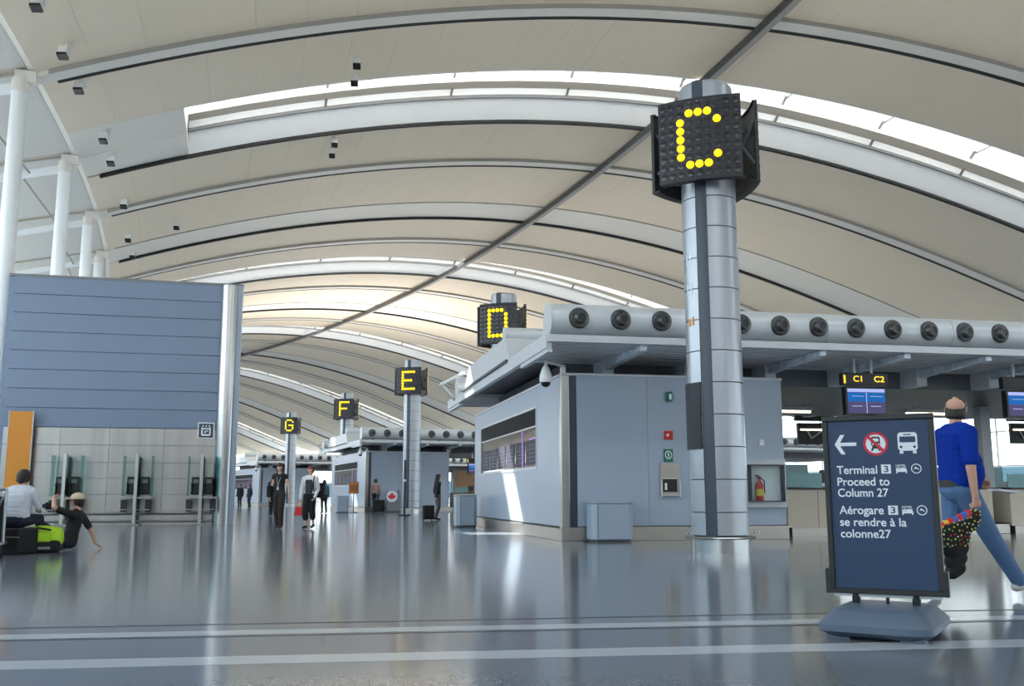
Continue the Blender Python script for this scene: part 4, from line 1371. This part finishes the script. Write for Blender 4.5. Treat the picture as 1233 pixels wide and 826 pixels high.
def body_prims(J, k, o):
    """o: top, legs, shoe, skin, sleeve (0 none, 1 to the elbow, 2 to the wrist), leg_len 0..2, width, belly, face direction"""
    P = []
    top, legs, shoe, skin = o['top'], o['legs'], o['shoe'], o.get('skin', 'skin')
    wd, belly = o.get('width', 1.0), o.get('belly', 0.0)
    pel, nk = J['pelvis'], J['neck']
    lrT = (J['shR'] - J['shL']).normalized()
    lrB = (J['hipR'] - J['hipL']).normalized()
    up = (nk - pel).normalized()
    prof = [(0.0, .165, .112), (.12, .165, .112), (.25, .155, .108), (.4, .150, .108), (.55, .160, .112), (.7, .172, .115), (.82, .178, .105), (.92, .170, .078)]
    hem = o.get('hem', 0.12)
    for t, w, r in prof:
        c = pel.lerp(nk, t)
        lr = lrB.lerp(lrT, t).normalized()
        f = up.cross(lr).normalized()
        bb_ = belly * math.exp(-((t - .3) / .22) ** 2)
        rr = (r + bb_ * .5) * k * wd
        w = (w + bb_ * .5) * k * wd
        c = c + f * (bb_ * .45 * k)
        m = legs if t < hem else top
        P.append((c - lr * max(w - rr, 0.005), rr, c + lr * max(w - rr, 0.005), rr, m))
    if o.get('belt'):
        c = pel.lerp(nk, hem - .02)
        P.append((c - lrB * .06 * k, .118 * k * wd, c + lrB * .06 * k, .118 * k * wd, o['belt']))
    # neck and head
    hd = J['head']
    fwd = J.get('face', V(0, 1, 0)).normalized()
    hu = (hd - nk).normalized()
    P.append((nk - up * .03 * k, .062 * k, nk.lerp(hd, .45), .052 * k, skin))
    P.append((nk - up * .05 * k, .075 * k, J['shL'].lerp(nk, .35), .06 * k, top))
    P.append((nk - up * .05 * k, .075 * k, J['shR'].lerp(nk, .35), .06 * k, top))
    side = fwd.cross(hu).normalized()
    P.append((hd + hu * .025 * k - fwd * .02 * k, .084 * k, hd + hu * .025 * k + fwd * .018 * k, .080 * k, skin))
    P.append((hd + fwd * .035 * k - hu * .02 * k, .066 * k, hd + fwd * .045 * k - hu * .075 * k, .042 * k, skin))
    P.append((hd + fwd * .098 * k + hu * .005 * k, .010 * k, hd + fwd * .112 * k - hu * .022 * k, .014 * k, skin))
    for sg in (-1, 1):
        P.append((hd + side * sg * .082 * k + hu * .01 * k, .014 * k, hd + side * sg * .082 * k - hu * .025 * k, .012 * k, skin))
        P.append((hd + fwd * .094 * k + side * sg * .032 * k + hu * .012 * k, .008 * k, hd + fwd * .094 * k + side * sg * .036 * k + hu * .012 * k, .008 * k, 'eye'))
    P.append((hd + fwd * .092 * k - hu * .058 * k - side * .016 * k, .008 * k, hd + fwd * .092 * k - hu * .058 * k + side * .016 * k, .008 * k, 'lip'))
    # arms and hands
    slv = o.get('sleeve', 1)
    for s_ in 'LR':
        sh, el, wr = J['sh' + s_], J['el' + s_], J['wr' + s_]
        c = .012 * k
        if slv >= 2:
            P += [(sh, .066 * k * wd, el, .052 * k, top), (el, .052 * k, wr, .042 * k, top)]
        elif slv >= 1:
            m = sh.lerp(el, .78)
            P += [(sh, .068 * k * wd, m, .060 * k * wd, top), (m, .045 * k, el, .042 * k, skin), (el, .042 * k, wr, .028 * k, skin)]
        else:
            P += [(sh, .062 * k, sh.lerp(el, .15), .056 * k, top), (sh.lerp(el, .15), .046 * k, el, .038 * k, skin), (el, .038 * k, wr, .027 * k, skin)]
        hv = J.get('hand' + s_, (wr - el)).normalized()
        pal = J.get('palm' + s_, (V(1, 0, 0) if s_ == 'L' else V(-1, 0, 0)))
        ac = hv.cross(pal).normalized()
        pal = ac.cross(hv).normalized()
        kn = wr + hv * .085 * k
        curl = o.get('curl' + s_, .5)
        for q in (-1.5, -.5, .5, 1.5):
            P.append((wr + hv * .02 * k + ac * q * .012 * k, .014 * k, kn + ac * q * .019 * k, .0125 * k, skin))
            ln = (.068, .078, .074, .058)[int(q + 1.5)] * k
            p1 = kn + ac * q * .020 * k
            d1 = (hv * math.cos(curl) + pal * math.sin(curl))
            d2 = (hv * math.cos(curl * 2.2) + pal * math.sin(curl * 2.2))
            p2 = p1 + d1 * ln * .52
            P.append((p1, .0105 * k, p2, .0095 * k, skin))
            P.append((p2, .0095 * k, p2 + d2 * ln * .5, .0085 * k, skin))
        sgn = J.get('thumb' + s_, 1)
        tb0 = wr + hv * .03 * k + ac * sgn * .022 * k
        tb1 = tb0 + (hv * .6 + ac * sgn * .6 + pal * .4) * .045 * k
        P.append((tb0, .014 * k, tb1, .012 * k, skin))
        P.append((tb1, .0115 * k, tb1 + (hv * .85 + pal * .5) * .035 * k, .009 * k, skin))
    # legs and feet
    ll = o.get('leg_len', 2.0)
    loose = o.get('loose', 1.0)
    for s_ in 'LR':
        hp, kn, an, to = J['hip' + s_], J['kn' + s_], J['an' + s_], J['to' + s_]
        P.append((hp, .098 * k * wd, kn, .068 * k * loose, legs))
        if ll >= 2:
            P.append((kn, .068 * k * loose, an.lerp(kn, .06), .054 * k * loose, legs))
        else:
            m = kn.lerp(an, ll - 1)
            P.append((kn, .070 * k * loose, m, .066 * k * loose, legs))
            P.append((m, .050 * k, kn.lerp(an, .75), .036 * k, skin))
            P.append((kn.lerp(an, .75), .036 * k, an, .034 * k, skin))
        hl = an - (to - an).normalized() * .035 * k
        hl = V(hl.x, hl.y, hl.z - .035 * k)
        P.append((hl, .042 * k, an.lerp(to, .45) - V(0, 0, .012 * k), .042 * k, shoe))
        P.append((an.lerp(to, .45) - V(0, 0, .012 * k), .042 * k, to, .034 * k, shoe))
    return P


def hair_prims(J, k, m, long=0.0, back_only=False):
    hd = J['head']
    fwd = J.get('face', V(0, 1, 0)).normalized()
    hu = (hd - J['neck']).normalized()
    side = fwd.cross(hu).normalized()
    P = []
    if back_only:
        # fringe around a bald crown
        for a in (-1, -.75, -.5, -.25, 0, .25, .5, .75, 1):
            an = a * 1.7
            d = -fwd * math.cos(an) + side * math.sin(an)
            P.append((hd + d * .050 * k + hu * .064 * k, .040 * k, hd + d * .055 * k - hu * .065 * k, .034 * k, m))
        return P
    P.append((hd + hu * .048 * k - fwd * .030 * k, .094 * k, hd + hu * .062 * k + fwd * .018 * k, .082 * k, m))
    for sg in (-1, 1):
        P.append((hd + side * sg * .060 * k + hu * .03 * k - fwd * .015 * k, .05 * k, hd + side * sg * .070 * k - hu * (.04 + long * .9) * k - fwd * .01 * k, .038 * k, m))
    P.append((hd - fwd * .05 * k, .075 * k, hd - fwd * .055 * k - hu * (.05 + long) * k, .055 * k, m))
    return P


def person(label, loc, rz, J, k, o, hair=None, voxel=0.012, group=None):
    body = blob('person', body_prims(J, k, o), voxel)
    body.location = loc
    body.rotation_euler = (0, 0, rz)
    tag(body, label, 'person', group)
    if hair:
        blob('hair', hair_prims(J, k, *hair), voxel, body)
    return body


# --- the man in blue walking to the right
man_at = V(4.02, 8.75, 0)
rzm = R(-80)
JM, km = stand_pose(1.80, pelvis=V(0, 0, .93), hipL=V(-.09, .02, .91), hipR=V(.09, 0, .91), knR=V(.10, .22, .50), anR=V(.09, .46, .125), toR=V(.12, .64, .14),
                    knL=V(-.10, -.02, .48), anL=V(-.10, -.34, .14), toL=V(-.11, -.20, .04), neck=V(0, .02, 1.46), head=V(-.02, .05, 1.63), face=V(-.75, .65, .05),
                    shR=V(.20, .0, 1.40), elR=V(.27, -.05, 1.10), wrR=V(.27, -.03, .86), shL=V(-.20, .02, 1.40), elL=V(-.26, .06, 1.10), wrL=V(-.18, .32, 1.00), palmR=V(-1, 0, 0), handL=V(.2, 1, -.2), palmL=V(.6, 0, -1))
man = person('heavyset man in blue polo shirt and jeans walking behind the black sign', man_at, rzm, JM, km,
             dict(top='shirt_blue', legs='jeans', shoe='shoe_white', sleeve=1, width=1.13, belly=.085, belt='belt', hem=.10, curlR=1.25, curlL=.9, loose=1.18), ('hair_dark', 0.0, True), 0.008)
t = thing('magazine', 'folded white papers in the left hand of the man in blue', 'papers', man_at, rzm)
MB().box(-.26, -.10, .36, .60, .985, 1.0, Matrix.Rotation(-0.12, 4, 'X')).build('sheets', 'paper', t)
MB().box(-.25, -.11, .37, .59, 1.0, 1.004, Matrix.Rotation(-0.12, 4, 'X')).build('cover', 'paper', t)
# dotted bag hanging from his right hand
bg = thing('shoulder_bag', 'black bag with bright dotted colourful flap in the right hand of the man', 'bag', man_at, rzm)
bpr = []
hx, hy, hz = .27, -.04, .74
for i in range(6):
    f = i / 5
    bpr.append((V(hx + .02, hy - .02 - .30 * f, hz - .02 - .13 * f), .055 + .03 * f, V(hx + .02, hy - .06 - .30 * f, hz - .10 - .16 * f), .055 + .035 * f, 'black_cloth'))
for i in range(5):
    f = i / 4
    bpr.append((V(hx, -.18 - .06 * f, .62 - .34 * f), .085 - .02 * f, V(hx, -.26 - .04 * f, .58 - .34 * f), .09 - .03 * f, 'black_cloth'))
body_b = blob('body', bpr, 0.010, bg)
fl_ = []
cols = ['bag_red', 'screen_field_blue', 'yellow']
mat('screen_field_blue', (0.03, 0.12, 0.5), 0.6)
mat('dot_yellow', (0.75, 0.68, 0.08), 0.6)
mat('dot_pale', (0.75, 0.75, 0.72), 0.6)
mat('dot_redd', (0.7, 0.04, 0.03), 0.6)
mat('dot_green', (0.10, 0.45, 0.10), 0.6)
scarf = []
for i in range(7):
    f = i / 6
    scarf.append((V(hx + .045, hy - .10 - .26 * f, hz - .00 - .11 * f), .036, V(hx + .045, hy - .13 - .26 * f, hz - .045 - .12 * f), .036, ['bag_red', 'screen_field_blue', 'bag_red', 'screen_field_blue', 'bag_red', 'yellow', 'dot_redd'][i]))
blob('scarf', scarf, 0.010, bg)
bvh_pts = [v.co.copy() for v in body_b.data.vertices]
bvn = [v.normal.copy() for v in body_b.data.vertices]
dots = {m: MB() for m in ('dot_yellow', 'dot_pale', 'dot_redd', 'dot_green')}
taken = []
for i in random.sample(range(len(bvh_pts)), len(bvh_pts)):
    p, nn = bvh_pts[i], bvn[i]
    if p.z < .46 or nn.x < -.3 or any((p - q).length < .032 for q in taken):
        continue
    taken.append(p)
    mm = random.choice(['dot_yellow', 'dot_yellow', 'dot_pale', 'dot_redd', 'dot_green'])
    dots[mm].ball(p, .0085, 4, 6)
for m, d in dots.items():
    if d.v:
        stuff(d.build('bead_dots', m, bg, True))

# --- two women walking towards us
JW, kw_ = stand_pose(1.78, knL=V(-.09, .10, .50), anL=V(-.08, .04, .09), toL=V(-.09, .22, .04), knR=V(.08, -.0, .50), anR=V(.07, -.16, .13), toR=V(.08, .01, .05), elL=V(-.25, -.02, 1.10), wrL=V(-.30, .05, .86), elR=V(.24, -.05, 1.1), wrR=V(.25, .02, .86), shL=V(-.165, 0, 1.41), shR=V(.165, 0, 1.41))
w1 = person('woman in black top and brown trousers walking towards us', su(13.0, -7.42), R(172) , JW, kw_, dict(top='top_black', legs='trouser_brown', shoe='shoe_dark', sleeve=0, width=.92, hem=.22, skin='skin_light', loose=1.25), ('hair_brown', .12), 0.011)
MB().path([(-.07, .06, 1.45), (-.03, .132, 1.30), (0, .138, 1.14), (.03, .132, 1.30), (.07, .06, 1.45)], .004, 6).box(-.022, .022, .132, .142, 1.06, 1.14).build('lanyard', 'paper', w1)
w1b = thing('shoulder_bag', 'black bag hanging at the shoulder of the woman in black', 'bag', su(13.0, -7.42), R(172))
MB().box(.20, .34, -.20, .12, .86, 1.18).build('body', 'black_cloth', w1b, bevel=.04)
MB().path([(.17, -.1, 1.47), (.27, -.16, 1.18)], .012, 6).path([(.17, .05, 1.47), (.27, .08, 1.18)], .012, 6).build('strap', 'black_cloth', w1b)
JW2, k2 = stand_pose(1.70, knR=V(.09, .10, .50), anR=V(.08, .04, .09), toR=V(.09, .22, .04), knL=V(-.08, -.0, .50), anL=V(-.07, -.14, .12), toL=V(-.08, .02, .05), wrL=V(-.20, .12, .90), wrR=V(.26, .04, .84), elR=V(.27, -.03, 1.1), head=V(.0, .0, 1.635), face=V(.1, 1, .25))
w2 = person('woman in open white shirt and black cropped trousers walking towards us', su(12.85, -6.60), R(170), JW2, k2, dict(top='shirt_white', legs='black_cloth', shoe='shoe_dark', sleeve=2, leg_len=1.45, width=1.05, hem=.12, skin='skin_light', loose=1.3), ('hair_red', .0), 0.011)
blob('undershirt', [(V(-.045, .085, 1.28), .066, V(-.04, .085, 1.0), .072, 'top_grey'), (V(.045, .085, 1.28), .066, V(.04, .085, 1.0), .072, 'top_grey')], .012, w2)
rb = thing('handbag', 'red handbag held by the woman in the white shirt', 'handbag', su(12.85, -6.60), R(170))
MB().prism([(-.12, .36), (.16, .36), (.11, .60), (-.07, .60)], -.02, .10).build('body', 'bag_red', rb, bevel=.02)
rb.children[0].location = (.26, 0, 0)
MB().path([(.21, .04, .60), (.24, .04, .80), (.28, .04, .83), (.32, .04, .80), (.35, .04, .60)], .010, 6).build('handle', 'bag_red', rb, True)
rk = thing('rucksack', 'black rucksack slung behind the woman in the white shirt', 'bag', su(12.85, -6.60), R(170))
MB().box(-.36, -.10, -.24, -.10, .84, 1.26).build('body', 'black_cloth', rk, bevel=.05)
MB().path([(-.13, -.1, 1.24), (-.13, .02, 1.45), (-.135, .115, 1.30), (-.14, .10, 1.05), (-.15, -.1, .95)], .016, 6).build('strap', 'black_cloth', rk, True)

# --- woman with trolley case beyond the nearest kiosk
JB, kb = stand_pose(1.66, elR=V(.24, -.10, 1.12), wrR=V(.25, -.16, .90), knL=V(-.09, .08, .5), anR=V(.1, -.12, .1), toR=V(.1, .06, .04))
person('long haired woman in black pulling a trolley case beyond the kiosk', su(21.0, -1.75), R(-60), JB, kb, dict(top='top_black', legs='cloth_slate', shoe='shoe_dark', sleeve=2, hem=.05, width=1.0), ('hair_dark', .32), 0.014)


def trolley(label, loc, rz, h=.52, w=.36, d=.24, m='black_cloth', tilt=0.0):
    t = thing('suitcase', label, 'suitcase', loc, rz, 'trolley cases')
    t.rotation_euler = (tilt, 0, rz)
    MB().box(-w / 2, w / 2, -d / 2, d / 2, .05, .05 + h).build('shell', m, t, bevel=.04)
    MB().box(-w * .36, w * .36, -d / 2 - .03, -d / 2 + .01, .12, .05 + h * .6).build('pocket', m, t, bevel=.02)
    MB().path([(-.09, d / 2 - .02, .05 + h), (-.09, d / 2 - .02, 1.0), (.09, d / 2 - .02, 1.0), (.09, d / 2 - .02, .05 + h)], .012, 6).build('handle', 'tube_steel', t)
    for sx in (-1, 1):
        MB().cyl((sx * w * .4 - .02, d / 2 - .02, .04), (sx * w * .4 + .02, d / 2 - .02, .04), .04, n=10).build('wheel', 'rubber', t, True)
    return t


trolley('black trolley case pulled by the long haired woman', su(20.6, -2.15), R(20), .50, .40, .28, 'black_cloth', 0.0)
# --- person with case in front of the far grey wall
JP, kp = stand_pose(1.80)
person('person in pinkish top waiting by the far grey wall', su(39.2, -1.2), R(20), JP, kp, dict(top='cloth_pink', legs='cloth_navy', shoe='shoe_dark', sleeve=2), ('hair_dark', .0), 0.016)
trolley('large black suitcase beside the person at the far grey wall', su(38.5, -1.15), R(15), .62, .62, .35)
# --- group far down the hall
bgp = [(62.0, -6.9, 'cloth_navy', 'black_cloth', 'hair_dark', 'farthest left person in dark clothes behind the end of the steel wall', 10), (60.5, -6.1, 'black_cloth', 'black_cloth', 'hair_dark', 'person in black far down the hall with pale bag', 170),
       (63.0, -5.0, 'cloth_navy', 'cloth_navy', 'hair_brown', 'person in navy far down the hall left of the woman in black', 150), (58.0, -4.3, 'cloth_slate', 'cloth_navy', 'hair_dark', 'person in slate jacket just left of the walking woman in black', 200),
       (36.5, -4.35, 'cloth_slate', 'black_cloth', 'hair_dark', 'person in dark jacket right behind the woman in the white shirt', 30), (30.0, -7.3, 'cloth_navy', 'black_cloth', 'hair_dark', 'person hidden between the two walking women, in navy', 10)]
for s, u, tp, lg, hr, lab, rot in bgp:
    Jq, kq = stand_pose(1.74 + random.uniform(-.06, .06), knL=V(-.09, .08, .5), anR=V(.1, -.10, .1), toR=V(.1, .07, .04))
    person(lab, su(s, u), R(rot), Jq, kq, dict(top=tp, legs=lg, shoe='shoe_dark', sleeve=2), (hr, .05), 0.020, 'people far down the hall')
t = thing('shopping_bag', 'white carrier bag standing by the group far down the hall', 'bag', su(59.6, -5.9), 0.3)
MB().prism([(-.2, 0), (.2, 0), (.17, .5), (-.17, .5)], -.08, .08).build('body', 'white_plastic', t, bevel=.01)
MB().path([(-.08, 0, .5), (-.06, 0, .66), (.06, 0, .66), (.08, 0, .5)], .012, 6).build('handle', 'white_plastic', t)

# --- the seated pair with luggage at the left
JS, ks = stand_pose(1.76, pelvis=V(0, 0, .52), hipL=V(-.10, .02, .52), hipR=V(.10, .02, .52), knL=V(-.16, .42, .54), knR=V(.16, .42, .54), anL=V(-.17, .40, .10), anR=V(.17, .40, .10), toL=V(-.19, .58, .04), toR=V(.19, .58, .04),
                    neck=V(0, .10, 1.02), head=V(.0, .14, 1.19), shL=V(-.20, .08, .96), shR=V(.20, .08, .96), elL=V(-.27, .20, .72), elR=V(.27, .18, .72), wrL=V(-.14, .38, .68), wrR=V(.14, .38, .68), handL=V(.3, 1, -.1), handR=V(-.3, 1, -.1), palmL=V(0, 0, -1), palmR=V(0, 0, -1))
person('dark haired person in pale grey jacket seated with back to us', V(-7.93, 15.55, 0), R(-4), JS, ks, dict(top='jacket_pale', legs='cloth_navy', shoe='shoe_dark', sleeve=2, width=1.22, hem=.02, belly=.02), ('hair_dark', .0), 0.012)
JF, kf = stand_pose(1.72, pelvis=V(0, 0, .13), hipL=V(-.10, .03, .12), hipR=V(.10, .03, .12), knL=V(-.20, .40, .44), knR=V(.16, .46, .30), anL=V(-.20, .66, .10), anR=V(.14, .84, .10), toL=V(-.22, .84, .10), toR=V(.14, .98, .18),
                    neck=V(0, -.10, .66), head=V(.0, -.08, .83), face=V(0, 1, .08), shL=V(-.19, -.10, .59), shR=V(.19, -.12, .58), elR=V(.26, -.26, .34), wrR=V(.28, -.36, .09), handR=V(.2, -.75, -.35), palmR=V(0, 0, -1),
                    elL=V(-.40, .16, .72), wrL=V(-.20, .24, .88), handL=V(.9, .1, .3), palmL=V(0, -1, 0))
fs_ = person('person in black shirt and tan cap sitting on the floor leaning on one arm', V(-7.52, 16.6, 0), R(97), JF, kf, dict(top='top_black', legs='cloth_navy', shoe='shoe_dark', sleeve=1, width=1.0, hem=.05, skin='skin'), ('hair_dark', .0), 0.012)
hd = JF['head']
cp = thing('baseball_cap', 'tan baseball cap on the person sitting on the floor', 'cap', V(-7.52, 16.6, 0), R(97))
MB().lathe([(.112, 0.0), (.112, .03), (.095, .075), (.05, .105), (0, .112)], 20, M=Matrix.Translation(hd + V(0, -.01, .035)), close=False).build('crown', 'cap_tan', cp, True)
MB().lathe([(.0, 0.0), (.19, -.015), (.19, -.005), (0, .012)], 14, R(30), R(150), M=Matrix.Translation(hd + V(0, .01, .045))).build('peak', 'cap_tan', cp, True)
cm = thing('camcorder', 'small dark video camera held up by the person sitting on the floor', 'camera', V(-7.52, 16.6, 0), R(97))
MB().box(-.24, -.12, .20, .36, .68, .80).build('body', 'black_plastic', cm, bevel=.015)
MB().cyl((-.18, .36, .74), (-.18, .41, .74), .035, n=14).build('lens', 'black', cm, True)
# green rucksack on the floor
gb = thing('rucksack', 'neon green and black rucksack on the floor between the seated pair', 'rucksack', V(-7.62, 15.85, 0), R(15))
MB().box(-.30, .30, -.20, .20, 0.0, .20).build('lower_compartment', 'black_cloth', gb, bevel=.07, seg=3)
gp = []
for i in range(6):
    x = -.20 + .08 * i
    gp.append((V(x, -.02, .20), .15 - .02 * abs(i - 2.5) / 2.5, V(x, .0, .32 - .012 * abs(i - 2.5)), .12, 'neon_green'))
blob('main_compartment', gp, .014, gb)
MB().box(-.14, .16, -.20, -.14, .17, .32).build('front_pocket', 'neon_green', gb, bevel=.03)
MB().box(-.02, .16, -.215, -.195, .06, .10).build('buckle', 'mid_grey', gb)
MB().path([(-.22, -.14, .30), (-.05, -.17, .40), (.15, -.15, .36)], .016, 6).build('strap', 'black_cloth', gb, True)
# luggage cart with black bags
ct = thing('luggage_cart', 'steel luggage cart beside the person in the pale jacket', 'luggage cart', V(-8.05, 14.85, 0), R(20))
MB().path([(-.32, -.30, .20), (-.32, -.34, 1.0), (.32, -.34, 1.0), (.32, -.30, .20)], .022, 8).build('push_frame', 'tube_steel', ct, True)
MB().path([(-.30, -.30, .20), (-.26, .55, .14)], .02, 8).path([(.30, -.30, .20), (.26, .55, .14)], .02, 8).path([(-.28, .1, .17), (.28, .1, .17)], .016, 8).path([(-.26, .55, .14), (.26, .55, .14)], .02, 8).build('deck_frame', 'tube_steel', ct, True)
MB().path([(.32, -.33, .95), (.10, -.05, .55), (.30, .30, .18)], .018, 8).path([(-.32, -.33, .95), (-.30, .10, .18)], .018, 8).build('stay', 'tube_steel', ct, True)
for x, y in ((-.30, -.28), (.30, -.28), (0, .5)):
    MB().cyl((x - .025, y, .08), (x + .025, y, .08), .08, n=16).build('wheel', 'rubber', ct, True)
t = thing('suitcase', 'big black suitcase standing on the luggage cart', 'suitcase', V(-8.12, 15.0, .24), R(20))
MB().box(-.27, .27, -.14, .22, 0.0, .66).build('shell', 'black_cloth', t, bevel=.05)
MB().box(-.20, .20, -.17, -.13, .08, .45).build('pocket', 'black_cloth', t, bevel=.02)
MB().path([(-.09, .04, .66), (-.08, .04, .71), (.08, .04, .71), (.09, .04, .66)], .014, 6).build('handle', 'black_plastic', t, True)
t = thing('holdall', 'slumped black holdall lying at the left edge of the view', 'bag', V(-8.0, 14.2, 0), R(35))
blob('body', [(V(-.3, 0, .16), .15, V(.3, 0, .16), .15, 'black_cloth'), (V(-.2, 0, .25), .12, V(.2, 0, .25), .12, 'black_cloth')], .016, t)
MB().path([(-.16, -.06, .32), (-.1, -.06, .44), (.1, -.06, .44), (.16, -.06, .32)], .014, 6).build('handle', 'black_cloth', t, True)
t = thing('seat_case', 'low dark trunk the person in the pale jacket sits on', 'trunk', V(-7.93, 15.55, 0), R(-18))
MB().box(-.30, .30, -.22, .20, 0.0, .40).build('shell', 'black_cloth', t, bevel=.03)
MB().box(-.30, .30, -.225, -.2, .26, .275).build('lid_seam', 'mid_grey', t)

# ------------------------------------------------------------------ small things down the hall
t = thing('pole_stand', 'thin black pole on a cross foot in front of column E', 'stand', su(29.6, -1.55), th(29))
MB().cyl((0, 0, .05), (0, 0, 2.5), .05, n=10).build('pole', 'black_plastic', t, True)
MB().cyl((0, 0, 1.52), (0, 0, 1.62), .058, n=10).build('collar', 'white_plastic', t, True)
for a in range(4):
    MB().box(0, .32, -.045, .045, 0, .06, Matrix.Rotation(a * PI / 2 + .5, 4, 'Z')).build('foot', 'black_plastic', t, bevel=.01)
t = thing('notice_stand', 'small brown notice board on a grey stand at the far kiosk', 'notice', su(38.0, -2.6), th(38))
MB().box(-.26, .26, -.02, .02, 1.0, 1.62).build('board', 'brown', t, bevel=.008)
MB().box(-.22, .22, -.026, -.018, 1.05, 1.1).box(-.22, .22, -.026, -.018, 1.5, 1.55).build('lines', 'orange', t)
MB().cyl((0, 0, .05), (0, 0, 1.0), .03, n=8).build('post', 'mid_grey', t)
MB().cyl((0, 0, 0), (0, 0, .05), .22, n=16).build('foot', 'mid_grey', t)
t = thing('bag_sizer', 'grey bag sizer box with a round red maple leaf emblem', 'box', su(38.6, -.35), th(38.6))
MB().box(-.38, .38, -.25, .25, .05, 1.0).build('body', 'mid_grey', t, bevel=.02)
MB().box(-.34, .34, -.22, .22, 0, .05).build('foot', 'dark_grey', t)
mb_ = MB()
disc(mb_, -.12, .85, .30, -.265)
mb_.build('emblem_disc', 'print_white', t, fix=False)
leaf = [(0, .24), (.05, .14), (.10, .17), (.08, .05), (.16, .10), (.18, .05), (.25, .04), (.21, -.02), (.12, -.10), (.13, -.14), (.02, -.12), (.02, -.22), (-.02, -.22), (-.02, -.12), (-.13, -.14), (-.12, -.10), (-.21, -.02), (-.25, .04), (-.18, .05), (-.16, .10), (-.08, .05), (-.10, .17), (-.05, .14)]
mb_ = MB()
c_ = (-.12, .85)
pts = [(c_[0] + a, c_[1] + b) for a, b in leaf]
for i in range(len(pts)):
    quad(mb_, [c_, pts[i], pts[(i + 1) % len(pts)]], -.272)
mb_.build('maple_leaf', 'print_red', t, fix=False)
MB().box(-.34, -.30, -.2, .2, 1.0, 1.2).box(.30, .34, -.2, .2, 1.0, 1.2).build('cradle', 'tube_steel', t)
print('objects', len(bpy.data.objects))
